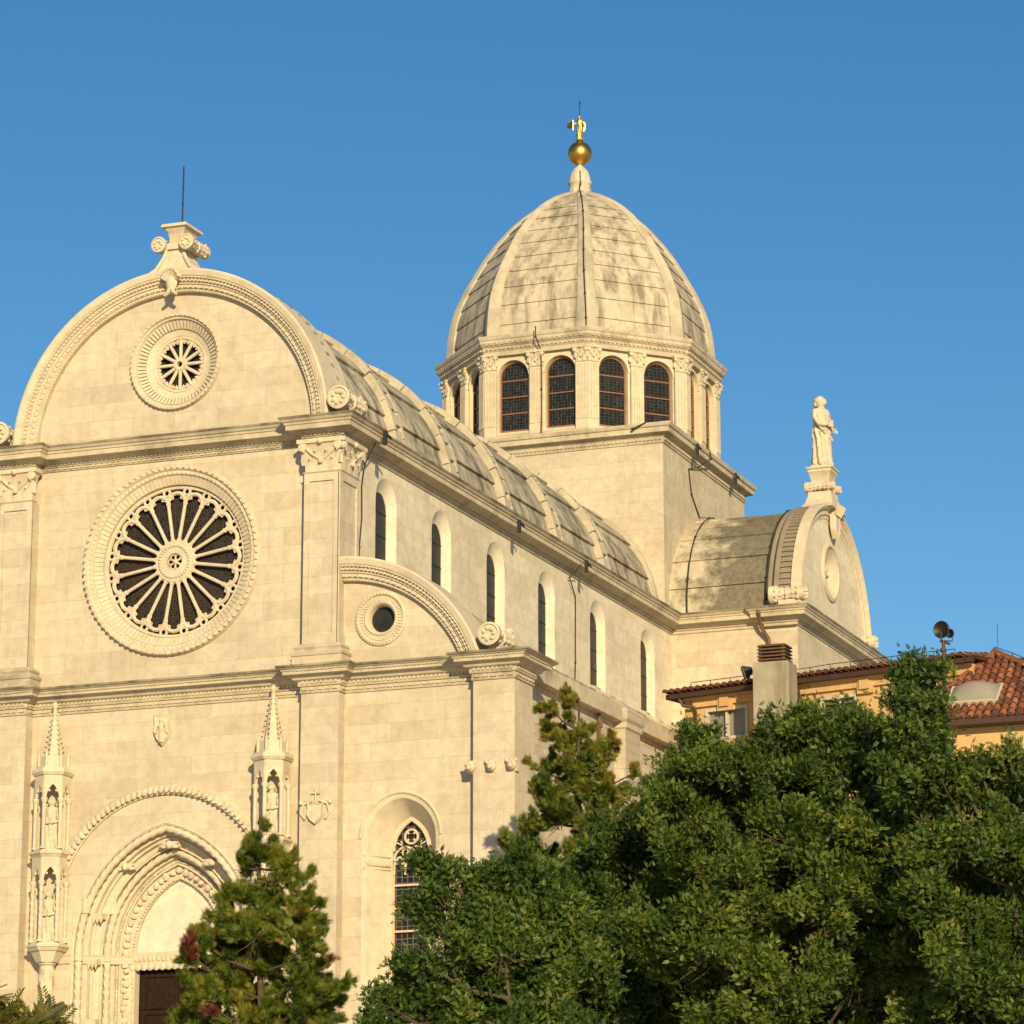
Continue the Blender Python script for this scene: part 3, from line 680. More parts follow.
# --- figures
def robed(mb, h, wd=.30, turn=0.0, folds=9, tall=False):
    """robed standing figure, one continuous surface from hem to crown; base at origin, facing -Y"""
    prof = [(0, .30, .27), (.03, .33, .30), (.10, .31, .28), (.25, .28, .26), (.40, .27, .25), (.50, .29, .25), (.56, .265, .22), (.62, .25, .21), (.70, .30, .22), (.76, .335, .22), (.805, .33, .20), (.825, .24, .16),
            (.84, .115, .115), (.862, .105, .115), (.875, .125, .15), (.90, .15, .175), (.93, .162, .185), (.96, .155, .175), (.985, .11, .12), (1.0, .03, .03)]
    n = 54; loops = []; k = h / 1.75
    for t, a, b in prof:
        L = []
        for i in range(n):
            th = 2 * PI * i / n
            f = 1 + (.15 * math.sin(folds * th + 9 * t) * (1 if t < .55 else (.5 if t < .8 else 0)))
            x, y = a * f * math.cos(th) * wd / .30, b * f * math.sin(th)
            if .84 < t < .99 and abs(th - 1.5 * PI) < .22: y -= {.875: .01, .90: .045, .93: .03}.get(t, .0)          # nose, chin
            if t == .93 and .2 < abs(th - 1.5 * PI) < .55: y += .03                                            # eye sockets
            if .40 < t < .6: y += .02
            L.append((x * k, y * k, t * h))
        loops.append(L)
    mb.loft(loops, True, True, True)
def arm(mb, pts, r0, r1): mb.tube(pts, r0, 8, True, rend=r1)

def statue_mesh(h):
    mb = MB(); k = h / 1.75; robed(mb, h, .30, 0, 9)
    V = lambda x, y, z: (x * k, y * k, z * k)
    arm(mb, [V(-.30, 0, 1.36), V(-.37, -.04, 1.18), V(-.34, -.16, 1.02), V(-.20, -.27, 1.0), V(-.06, -.29, 1.03)], .085 * k, .05 * k)
    arm(mb, [V(.30, 0, 1.36), V(.37, -.02, 1.16), V(.36, -.12, .98), V(.30, -.26, .90)], .085 * k, .05 * k)
    for (hx, hz) in ((-.04, 1.04), (.29, .89)):                # hands, fingers closed on the book and the robe
        for j in range(4): mb.tube([V(hx, -.29, hz + .02 - j * .02), V(hx + .05, -.34, hz + .015 - j * .022), V(hx + .09, -.33, hz - j * .022)], .013 * k, 5)
        mb.tube([V(hx - .02, -.28, hz + .04), V(hx + .03, -.33, hz + .07)], .014 * k, 5)
    mb.box(*[q * k for q in (.0, .16, -.35, -.29, .96, 1.14)])
    for j in range(14):                                       # hair and halo-like wreath of curls
        t = 2 * PI * j / 14; mb.ball(V(.14 * math.cos(t), .03 + .15 * math.sin(t) * (1 if math.sin(t) > 0 else .7), 1.66), .055 * k, .06 * k, .07 * k, 6, 5, .1)
        if math.sin(t) > .1: mb.ball(V(.14 * math.cos(t), .05 + .14 * math.sin(t), 1.57), .05 * k, .06 * k, .07 * k, 6, 5, .1)
    mb.ball(V(0, .04, 1.71), .13 * k, .15 * k, .08 * k)
    for j in range(5): mb.tube([V(-.32 + .02 * j, .02 + .02 * j, 1.36), V(-.34 + .05 * j, -.05 - .05 * j, 1.1 - .05 * j), V(-.25 + .12 * j, -.24, .86 - .05 * j), V(.25, -.16 + .01 * j, .95 - .07 * j)], .034 * k, 5)
    for s2 in (-1, 1): mb.tube([V(s2 * .10, -.2, .04), V(s2 * .11, -.33, .02)], .055 * k, 7)
    mb.v = [(x * .82, y * .78, z) for x, y, z in mb.v]
    return mb
# little saints inside the niches
snames = ['small pale stone saint in the lower left niche beside the portal', 'small pale stone saint in the upper left niche beside the portal', 'small pale stone saint in the lower right niche behind the pointed conifer', 'small pale stone saint in the upper right niche above the pointed conifer']
k = 0
for cx in (-3.36, 3.36):
    for z in (3.84, 6.40):
        mb = MB(); robed(mb, 1.45, .24, 0, 7)
        arm(mb, [(-.2, -.02, 1.0), (-.24, -.08, .82), (-.05, -.22, .84)], .06, .04); arm(mb, [(.2, -.02, 1.0), (.25, -.06, .8), (.08, -.22, .74)], .06, .04)
        mb.box(-.06, .08, -.26, -.2, .72, .9)
        o = mb.build('saint_statue', M_CARV, None, 50); o.location = (cx, -.30, z); meta(o, snames[k], 'statue', 'saints in the portal niches'); k += 1

# --- arms on the front
def shield(mb, fr, c, wd, ht, w0):
    q = [(-.5, .5), (-.25, .42), (0, .5), (.25, .42), (.5, .5), (.44, .2), (.5, -.05), (.32, -.3), (0, -.5), (-.32, -.3), (-.5, -.05), (-.44, .2)]
    mb.loft([[fr(c[0] + x * wd * s_, c[1] + y * ht * s_, ww) for x, y in q] for s_, ww in ((1.0, -.02), (1.0, w0), (.92, w0 + .05), (.80, w0 + .02), (.7, w0 + .02))], True, False, True)
mb = MB(); shield(mb, front(), (-.12, 9.62), .52, .92, .09)
mb.tube([(-.12, -.14, 9.25), (-.12, -.15, 9.8)], .07, 6)
for e in (-1, 1): mb.tube([(-.12, -.14, 9.6), (-.12 + e * .12, -.14, 9.75), (-.12 + e * .18, -.13, 9.5)], .045, 5)
mb.ball((-.12, -.15, 9.86), .07)
mb.build('coat_of_arms', M_CARV, CA, 40)
mb = MB(); shield(mb, front(-PF), (4.72, 6.95), .50, .62, .06)     # arms with ribbons on the pier
for e in (-1, 1):
    mb.tube([(4.72 + e * .1, -PF - .05, 7.3), (4.72 + e * .35, -PF - .05, 7.2), (4.72 + e * .42, -PF - .05, 6.95), (4.72 + e * .30, -PF - .05, 6.8)], .035, 5)
    mb.ball((4.72 + e * .42, -PF - .05, 7.25), .07)
mb.tube([(4.72, -PF - .05, 7.25), (4.72, -PF - .05, 7.62)], .03, 5); mb.tube([(4.6, -PF - .05, 7.5), (4.84, -PF - .05, 7.5)], .03, 5)
mb.build('coat_of_arms', M_CARV, CA, 40)

# --- scrolls: rolls lying at the ends of the arches, with rosette faces
def roll(mb, c, r, y0, y1, axis='y'):
    """carved bolster along an axis"""
    L = y1 - y0; ax = (0, 1, 0) if axis == 'y' else (1, 0, 0)
    base = (c[0], y0, c[1]) if axis == 'y' else (y0, c[0], c[1])
    prof = [(r * .25, .03), (r * .35, .0), (r * .75, .02), (r * .82, -.02), (r, .0), (r, .12), (r * .86, .2), (r * .66, L * .38), (r * .60, L * .46), (r * .78, L * .47), (r * .78, L * .53), (r * .60, L * .54), (r * .66, L * .62), (r * .8, L - .26), (r * .86, L - .2), (r * .74, L - .17), (r * .80, L - .08), (r * .80, L), (r * .6, L + .02), (r * .2, L)]
    mb.lathe(prof, base, 20, ax, fn=lambda a, h: 1 + (.06 * math.cos(10 * a) if .13 < h < L - .13 else 0))
    for yy in (y0 + .22, y0 + L * .32, y1 - L * .32, y1 - .22):     # overlapping leaves round the waist
        for i in range(9):
            t = 2 * PI * (i + (yy > y0 + L / 2) * .5) / 9; rr = r * (.86 if abs(yy - (y0 + L / 2)) > L * .25 else .66)
            p = (c[0] + rr * math.cos(t), yy, c[1] + rr * math.sin(t)) if axis == 'y' else (yy, c[0] + rr * math.cos(t), c[1] + rr * math.sin(t))
            mb.ball(p, r * .17, r * .22, r * .17, 6, 5, .12)
    for i in range(7):
        t = 2 * PI * i / 7
        for yy in (y0 - .01, y1 + .01):
            p = (c[0] + r * .48 * math.cos(t), yy, c[1] + r * .48 * math.sin(t)) if axis == 'y' else (yy, c[0] + r * .48 * math.cos(t), c[1] + r * .48 * math.sin(t))
            mb.ball(p, r * .2, r * .16, r * .2, 6, 5)
for sg in (-1, 1):
    mb = MB(); roll(mb, (sg * 5.33, 18.50), .34, -.62, .80); mb.box(sg * 5.33 - .18, sg * 5.33 + .18, -.2, .6, H1 - .01, 18.3); mb.build('scroll', M_CARV, CA, 40)
    mb = MB(); roll(mb, (sg * 9.83, 11.46), .32, -.66, .75); mb.box(sg * 9.83 - .16, sg * 9.83 + .16, -.25, .45, H2 - .01, 11.25)
    for j in range(8): mb.ball((sg * (9.5 + .05 * j), .1 + .1 * j, 11.75 + .05 * math.sin(j)), .13, .13, .09, 6, 5, .2)
    mb.build('scroll', M_CARV, CA, 40)
# finial over the front gable
mb = MB(); zc = 22.75
base = [(1.05, 0, 1.2), (.66, .24, 1.1), (.40, .62, 1.0), (.30, .95, .9), (.27, 1.05, .9)]
yy = .15
mb.loft([[(-a, yy - .5 * d, zc + h), (a, yy - .5 * d, zc + h), (a, yy + .5 * d, zc + h), (-a, yy + .5 * d, zc + h)] for a, h, d in base], True, True, True)
for sg in (-1, 1): 
    mb.tube([(sg * 1.0, yy - .6, zc + .03), (sg * .62, yy - .58, zc + .26), (sg * .38, yy - .52, zc + .66), (sg * .30, yy - .46, zc + 1.0)], .07, 6)
    roll(mb, (sg * .52, zc + 1.08), .27, yy - .72, yy + .72)
mb.box(-.5, .5, yy - .55, yy + .55, zc + .92, zc + 1.12)
mb.loft([[(-a, yy - b, zc + h), (a, yy - b, zc + h), (a, yy + b, zc + h), (-a, yy + b, zc + h)] for a, b, h in ((.26, .42, 1.10), (.25, .42, 1.35), (.30, .46, 1.55), (.38, .54, 1.66), (.40, .56, 1.68), (.47, .63, 1.69), (.47, .63, 1.76), (.44, .6, 1.80))], True, True, True)
for i in range(9): mb.tube([(-.22 + .055 * i, yy - .43, zc + 1.2), (-.22 + .055 * i, yy - .45, zc + 1.45), (-.29 + .073 * i, yy - .53, zc + 1.63)], .018, 5)
mb.v = [(x * .85, .15 + (y - .15) * .85, 22.72 + (z - 22.75) * .87) for x, y, z in mb.v]
mb.build('scroll_finial', M_CARV, CA, 35)
mb = MB()                                                     # shell at the crown of the arch
for i in range(9):
    t = -1.15 + 2.3 * i / 8; mb.tube([(.05, -.50, 22.42), (.05 + .26 * math.sin(t), -.58, 22.46 + .30 * math.cos(t)), (.05 + .31 * math.sin(t), -.64, 22.46 + .38 * math.cos(t))], .04, 6, rend=.07)
mb.ball((.05, -.52, 22.42), .18, .12, .26)
for e in (-1, 1): mb.tube([(.05, -.54, 22.32), (.05 + e * .08, -.56, 22.14), (.05 + e * .20, -.55, 22.06)], .08, 7, rend=.05)
mb.build('shell_crest', M_CARV, CA, 50)
mb = MB(); zr = 22.72 + 1.79 * .87; mb.tube([(0, .15, zr - .02), (.01, .15, zr + 1.88)], .024, 6); mb.lathe([(.05, 0), (.05, .05), (.02, .08)], (0, .15, zr), 8)
for z in (.7, 1.2): mb.lathe([(.02, 0), (.035, .02), (.02, .05)], (0.005, .15, zr + z), 6)
meta(mb.build('lightning_rod', M_IRON, None, 0), 'thin black lightning rod standing on the scroll finial of the front gable', 'lightning rod')

# --- nave side walls and windows
WY = [3.06, 7.18, 11.56, 16.0, 20.85, 26.0]
for sg in (-1, 1):
    f = right(WX) if sg > 0 else left(-WX)
    outs = [arched(y, .75, 12.9, 16.27, .75, 10) for y in WY]
    mb = MB(); mb.plate(f, [(.4, 9.5), (.4, H1 - .5), (28.8, H1 - .5), (28.8, 9.5)], outs, 0, -.32)
    mb.build('nave_wall', M_SIDE, CA, 20)
    for y in WY:
        mb = MB(); o = arched(y, .75, 12.9, 16.27, .75, 10); i_ = arched(y + .02, .53, 13.1, 16.12, .53, 10)
        mb.loft([[f(*p, .002) for p in o], [f(*p, -.22) for p in i_], [f(*p, -.34) for p in i_]])
        wn = mb.build('nave_window', M_PLAST, CA, 25)
        mb = MB(); mb.plate(f, arched(y + .02, .55, 13.0, 16.12, .55, 8), [], -.245, -.28); mb.build('glass', M_PANE, wn, 0)
        for k in range(5): mb = MB(); mb.box(y - .5, y + .55, 0, .012, 13.35 + k * .68, 13.38 + k * .68, lambda u, ww, v: f(u, v, -.24 + ww)); mb.build('glazing_bar', M_IRON, wn, 0)

# --- barrel roofs
def lapped(mb, P, R, a0, a1, n, x0, x1, lip=.09, sub=4):
    """slab courses lapping like shingles round a barrel. P(s, radius, angle) gives a point."""
    for side in (0, 1):
        for k in range(n):
            t0 = a0 + (a1 - a0) * k / n * .5; t1 = a0 + (a1 - a0) * (k + 1) / n * .5
            if side: t0, t1 = a1 + a0 - t0, a1 + a0 - t1
            L = []
            for j in range(sub + 1):
                t = t0 + (t1 - t0) * j / sub; r = R + lip * (1 - j / sub)
                L.append((t, r))
            loops = [[P(s_, r, t) for t, r in L] + [P(s_, R - .12, L[-1][0]), P(s_, R - .12, L[0][0])] for s_ in (x0, x1)]
            mb.loft(loops, True, True, True)
def ribs(mb, P, Ra, Rb, s0, s1, a0, a1, n=40):
    L = []
    for i in range(n + 1):
        t = a0 + (a1 - a0) * i / n; L.append([P(s0, Ra, t), P(s0, Rb - .03, t), P(s0 + .04, Rb, t), P(s1 - .04, Rb, t), P(s1, Rb - .03, t), P(s1, Ra, t)])
    mb.loft(L, True, True, True)
PN = lambda s_, r, t: (r * math.cos(t), s_, GZ + r * math.sin(t))
mb = MB(); RY = [5.0, 9.2, 13.7, 18.3, 23.0]
edges = [1.2] + RY + [28.75]
for a, b in zip(edges[:-1], edges[1:]): lapped(mb, PN, 4.62, 0, PI, 5, a + .1, b - .02)
nr = mb.build('nave_roof', M_ROOF, CA, 15)
def rib_at(y):
    mb = MB(); ribs(mb, PN, 4.5, 4.66, y - .34, y + .52, 0, PI, 48)
    def strip(s0, s1, R_, n):
        for i in range(n):
            a0 = PI * i / n + .003; a1 = PI * (i + 1) / n - .003; dr = random.uniform(-.025, .02); ds = random.uniform(-.02, .02)
            ribs(mb, PN, 4.55, R_ + dr, s0 + ds, s1 + ds, a0, a1, 4)
    strip(y - .36, y - .10, 4.87, 15); strip(y + .30, y + .50, 4.83, 17)
    for i in range(26):
        t = PI * (i + .5) / 26; d = PI / 52 - .014 - random.uniform(0, .008); q = PN; R_ = 4.84 + random.uniform(-.02, .01)
        mb.loft([[q(y - .11, 4.55, t - d), q(y - .11, 4.55, t + d), q(y - .11, R_, t + d), q(y - .11, R_, t - d)], [q(y + .31, 4.55, t - d), q(y + .31, 4.55, t + d), q(y + .31, R_, t + d), q(y + .31, R_, t - d)]], True, True, True)
    return mb
for y in RY: rib_at(y).build('roof_rib', M_RIB, nr, 25)
mb = MB(); ribs(mb, PN, 4.5, 4.80, 28.35, 28.74, 0, PI, 40); mb.build('roof_rib', M_RIB, nr, 25)

for sg in (-1, 1):
    # aisle: half-barrel roof, wall, cornice, buttresses
    PA = lambda s_, r, t: (sg * (HC[0] + r * math.cos(t)), s_, HC[1] + r * math.sin(t))
    LOW = [(10.16, 11.10), (10.02, 11.22), (9.80, 11.30), (9.78, 11.38), (9.35, 11.60), (9.33, 11.68), (8.4, 12.02), (8.38, 12.09), (7.3, 12.38), (5.1, 12.75)]
    def vaultp(k):                                            # half-barrel behind the gable dying into the low roof; k = 0 gable, 1 low roof
        out = []
        for q, (lx, lz) in enumerate(LOW):
            t = .28 + (PI / 2 - .28) * q / (len(LOW) - 1); hx, hz = HC[0] + 4.30 * math.cos(t), HC[1] + 4.30 * math.sin(t)
            out.append((hx + (lx - hx) * k, hz + (lz - hz) * k))
        return out
    mb = MB(); L = []
    for y, k in ((.6, 0), (1.2, .06), (2.0, .25), (3.0, .55), (4.0, .82), (5.0, .97), (5.6, 1.0)):
        pp = vaultp(k); L.append([(sg * x, y, z) for x, z in pp] + [(sg * 5.1, y, 10.9), (sg * 9.8, y, 10.9)])
    mb.loft(L, True, True, True)
    for a, b in zip([5.6, 9.4, 13.9, 18.5, 23.2], [9.36, 13.86, 18.46, 23.16, 28.7]):
        h = random.uniform(-.03, .04); pp = vaultp(1); mb.loft([[(sg * x, y, z + h) for x, z in pp] + [(sg * 5.1, y, 10.9), (sg * 9.8, y, 10.9)] for y in (a, b)], True, True, True)
    ar = mb.build('aisle_roof', M_ROOF, CA, 15)
    for y in (9.2, 13.7, 18.3, 23.0):
        mb = MB(); pp = vaultp(1); mb.loft([[(sg * x, yy_, z + o) for x, z in pp for o in ()] + [(sg * x, yy_, z + .10) for x, z in pp] + [(sg * x, yy_, z - .1) for x, z in pp[::-1]] for yy_ in (y, y + .4)], True, True, True)
        mb.build('roof_rib', M_RIB, ar, 25)
    mb = MB(); x0, x1 = sorted((sg * (AX - .6), sg * AX)); mb.box(x0, x1, .9, 28.7, -1, 10.75); al = mb.build('aisle_wall', M_AISLE, CA, 20)
    mb = MB(); hsweep(mb, [(sg * AX, .96), (sg * AX, 28.7)], [(-.3, 10.62), (.06, 10.62), (.10, 10.72), (.22, 10.82), (.26, 10.88), (.32, 11.0), (.30, 11.06), (-.3, 11.1)], -sg); mb.build('cornice', M_CORN, al, 25)
    for y in (9.0, 18.2):
        mb = MB(); x0, x1 = sorted((sg * AX, sg * (AX + .35))); mb.box(x0, x1, y, y + 1.3, -1, 10.55)
        mb.loft([[(sg * (AX - .05), y - g, z), (sg * (AX + .35 + g), y - g, z), (sg * (AX + .35 + g), y + 1.3 + g, z), (sg * (AX - .05), y + 1.3 + g, z)] for g, z in ((.0, 10.4), (.06, 10.45), (.06, 10.6), (.12, 10.7), (.12, 10.95), (-.1, 11.15))], True, True, True)
        mb.build('buttress', M_AISLE, CA, 20)

# --- tower under the dome
TW = 4.95
mb = MB(); mb.box(-TW, TW, YD - TW, YD + TW, 12, 25.0); mb.build('tower_base', M_WALL, CA, 20)
mb = MB(); sq = [(-TW, YD - TW), (TW, YD - TW), (TW, YD + TW), (-TW, YD + TW), (-TW, YD - TW)]
for a, b in zip(sq[:-1], sq[1:]): pass
HT = 25.19
n4 = []; prof = [(-.4, HT - .68), (.04, HT - .68), (.06, HT - .62), (.03, HT - .60), (.05, HT - .46), (.12, HT - .40), (.14, HT - .36), (.32, HT - .34), (.32, HT - .16), (.37, HT - .14), (.42, HT - .03), (.42, HT), (-.4, HT + .06)]
loops = [[(sx * (TW + o), YD + sy * (TW + o), z) for o, z in prof] for sx, sy in ((-1, -1), (1, -1), (1, 1), (-1, 1))]
mb.loft(loops + [loops[0]], True); dentils(mb, sq, .03, .09, HT - .57, HT - .49, .09, .06, 1)
mb.box(-TW, TW, YD - TW, YD + TW, HT - .3, HT + .05)
mb.build('cornice', M_CORN, CA, 25)

# --- drum
AP = 4.80; FW = 2 * AP * math.tan(PI / 8); cD = (0, YD); ZD0 = HT + .0; ZC = 28.52
def octs(ap, z): 
    R = ap / math.cos(PI / 8); return [(R * math.sin(PI / 8 + k * PI / 4), YD - R * math.cos(PI / 8 + k * PI / 4), z) for k in range(8)]
mb = MB()
for k in range(8):
    f = facing(k * PI / 4, AP, cD)
    mb.plate(f, [(-FW / 2, ZD0), (-FW / 2, ZC + .1), (FW / 2, ZC + .1), (FW / 2, ZD0)], [arched(u, .60, 25.52, 27.68, .60, 10) for u in (-.93, .93)], 0, -.5)
drum = mb.build('drum', M_CARV, CA, 20)
mb = MB(); mb.loft([octs(AP + .18, ZD0), octs(AP + .18, ZD0 + .16), octs(AP + .05, ZD0 + .22)], True); mb.build('plinth', M_CORN, drum, 20)
for k in range(8):
    f = facing(k * PI / 4, AP, cD)
    for u in (-.93, .93):
        mb = MB(); o = arched(u, .60, 25.52, 27.68, .60, 12); i_ = arched(u, .565, 25.56, 27.68, .565, 12)
        mb.loft([[f(*p, .002) for p in o], [f(*p, -.2) for p in i_], [f(*p, -.4) for p in i_]])
        mb.psweep(f, o[1:-1], [(.0, -.02), (.10, -.02), (.10, .035), (.0, .035)])
        dw = mb.build('drum_window', M_CARV, CA, 25)
        mb = MB(); i_ = arched(u, .565, 25.56, 27.68, .565, 12); j_ = arched(u, .515, 25.62, 27.68, .515, 12); mb.plate(f, i_, [j_], -.13, -.19)
        for q in range(1, 4): mb.box(u - .53, u + .53, 0, .04, 25.6 + q * .635, 25.645 + q * .635, lambda uu, ww, v: f(uu, v, -.19 + ww))
        mb.build('window_frame', M_FRAME, dw, 0)
        mb = MB(); mb.plate(f, arched(u, .55, 25.57, 27.68, .55, 10), [], -.19, -.22); mb.build('glass', M_GLASS, dw, 0)
    # pilaster in the middle of the face
def fluted(mb, f, u0, u1, z0, z1, w0, wf, n):
    mb.box(u0, u1, -.1, wf, z0, z1, lambda u, ww, v: f(u, v, w0 + ww))
    for i in range(n):
        u = u0 + (u1 - u0) * (i + .5) / n; wd = (u1 - u0) / n * .30
        mb.box(u - wd, u + wd, -.01, .028, z0 + .55, z1 - .06, lambda u, ww, v: f(u, v, w0 + wf + ww))
for k in range(8):
    f = facing(k * PI / 4, AP, cD)
    mb = MB(); fluted(mb, f, -.25, .25, ZD0, 27.92, 0, .13, 5); corinth(mb, f, -.25, .25, 27.90, 28.52, .13, False); mb.build('drum_pilaster', M_CARV, drum, 30)
    # folded pilaster at the corner between face k and k+1
    f2 = facing((k + 1) * PI / 4, AP, cD)
    mb = MB(); fluted(mb, f, FW / 2 - .42, FW / 2 + .05, ZD0, 27.92, 0, .13, 4); fluted(mb, f2, -FW / 2 - .05, -FW / 2 + .42, ZD0, 27.92, 0, .13, 4)
    corinth(mb, f, FW / 2 - .40, FW / 2 + .02, 27.90, 28.52, .13, False); corinth(mb, f2, -FW / 2 - .02, -FW / 2 + .40, 27.90, 28.52, .13, False)
    mb.build('drum_pilaster', M_CARV, drum, 30)
mb = MB(); prof = [(-.5, 28.46), (.16, 28.46), (.18, 28.62), (.22, 28.66), (.22, 28.78), (.30, 28.84), (.34, 28.90), (.36, 28.92), (.36, 29.02), (.39, 29.05), (.42, 29.14), (.42, 29.19), (-.5, 29.25)]
loops = [[] for _ in range(8)]
for o, z in prof:
    for k_, p in enumerate(octs(AP + o, z)): loops[k_].append(p)
mb.loft(loops + [loops[0]], True)
oc8 = [(p[0], p[1]) for p in octs(AP, 0)]
dentils(mb, oc8 + [oc8[0]], .2, .27, 28.69, 28.76, .10, .07, 1); dentils(mb, oc8 + [oc8[0]], .28, .35, 28.86, 28.93, .10, .10, 1)
mb.build('cornice', M_CORN, drum, 25)

# --- dome
DP = [(29.2, 5.14), (29.6, 5.13), (30.2, 5.08), (30.9, 4.97), (31.6, 4.74), (32.25, 4.43), (32.9, 4.06), (33.6, 3.64), (34.2, 3.20), (34.8, 2.68), (35.2, 2.24), (35.6, 1.70), (35.9, 1.20), (36.1, .80), (36.25, .45)]
def dR(z):
    for (z0, r0), (z1, r1) in zip(DP[:-1], DP[1:]):
        if z <= z1: return r0 + (r1 - r0) * (z - z0) / (z1 - z0)
    return DP[-1][1]
mb = MB(); RR = .12
cz = [29.2, 29.75, 30.55, 31.3, 32.0, 32.65, 33.3, 33.9, 34.5, 35.0, 35.45, 35.85, 36.25]
for z0, z1 in zip(cz[:-1], cz[1:]):
    r0 = dR(z0) - RR; r1 = dR(z1) - RR; lip = .05 if z0 < 35.3 else .02
    ring = []
    for k_, p in enumerate(octs(1, 0)): pass
    A = [octs((r0 + lip) * math.cos(PI / 8), z0)]
    for j in (1, 2, 3):
        t = j / 3; z = z0 + (z1 - z0) * t; A.append(octs((dR(z) - RR + lip * (1 - t)) * math.cos(PI / 8), z))
    A.append(octs((r1 - .2) * math.cos(PI / 8), z1)); A.insert(0, octs((r0 - .2) * math.cos(PI / 8), z0))
    mb.loft(A, True)
dome = mb.build('dome', M_DOME, CA, 12)
for k in range(8):
    a = PI / 8 + k * PI / 4; mb = MB(); d = Vector((math.sin(a), -math.cos(a))); tq = Vector((-d.y, d.x)); L = []
    for i in range(29):
        z = 29.2 + 7.05 * i / 28; r = dR(z); wdt = .40 * (1 - .62 * i / 28)
        pts = []
        for (o, e) in ((-.32, -1), (-.03, -1), (.03, -.72), (.07, 0), (.03, .72), (-.03, 1), (-.32, 1)):
            # the rib folds round the corner: its wings follow the two faces
            back = abs(e) * wdt * math.tan(PI / 8)
            q = d * (r + o - back) + tq * e * wdt; pts.append((q.x, YD + q.y, z))
        L.append(pts)
    mb.loft(L, True, True, True); mb.build('dome_rib', M_RIB, dome, 40)
mb = MB(); mb.lathe([(.56, 36.02), (.50, 36.15), (.42, 36.30), (.40, 36.5), (.42, 36.6), (.47, 36.66), (.47, 36.72), (.41, 36.76), (.40, 36.9), (.36, 37.05), (.29, 37.2), (.20, 37.32), (.09, 37.40), (.06, 37.5)], (0, YD, 0), 24, fn=lambda a, h: 1 + (.05 * math.cos(12 * a) if h < 36.6 else (.04 * math.cos(8 * a) if 36.75 < h < 37.3 else 0)))
mb.build('lantern_knob', M_CARV, dome, 40)
fin = thing('gilded_finial', (0, YD, 37.4), 'gilded ball carrying a small golden angel with banner, on the tip of the dome', 'finial')
mb = MB(); mb.ball((0, YD, 37.93), .475, None, None, 28, 20); b_ = mb.build('ball', M_GOLD, fin, 60)
mb = MB(); mb.lathe([(.07, 37.35), (.07, 37.5), (.10, 37.5)], (0, YD, 0), 10); mb.lathe([(.14, 38.38), (.14, 38.47), (.06, 38.5)], (0, YD, 0), 10); mb.tube([(.0, YD, 38.4), (0, YD, 39.5)], .02, 6); mb.tube([(0, YD, 39.4), (0.01, YD, 40.15)], .018, 6); mb.tube([(-.06, YD, 40.0), (.07, YD, 40.0)], .014, 5); mb.build('rod', M_IRON, fin, 40)
mb = MB(); robed(mb, 1.05, .25, 0, 7); mb.v = [(x * .8, YD + y * .8, z + 38.47) for x, y, z in mb.v]
mb.tube([(-.10, YD, 39.26), (-.17, YD - .05, 39.16), (-.23, YD - .1, 39.22)], .035, 6); mb.tube([(.10, YD, 39.26), (.18, YD - .05, 39.1), (.20, YD - .1, 38.98)], .035, 6)
for e in (-1, 1):
    mb.plate(lambda u, v, ww, e=e: (e * u, YD + .10 + .5 * u + ww, v), [(.04, 39.24), (.12, 39.30), (.19, 39.20), (.18, 39.0), (.12, 38.88), (.04, 39.0)], [], .012, -.012)
mb.build('angel', M_GOLD2, fin, 50)
mb = MB(); mb.tube([(-.24, YD - .1, 38.9), (-.24, YD - .1, 39.32)], .010, 5)
mb.plate(lambda u, v, ww: (u, YD - .1 + .04 * math.sin(9 * u) + ww, v), [(-.24, 38.98), (-.38, 38.99), (-.52, 39.02), (-.49, 39.12), (-.53, 39.24), (-.38, 39.23), (-.24, 39.27)], [], .008, -.008); mb.build('banner', M_GOLD, fin, 0)

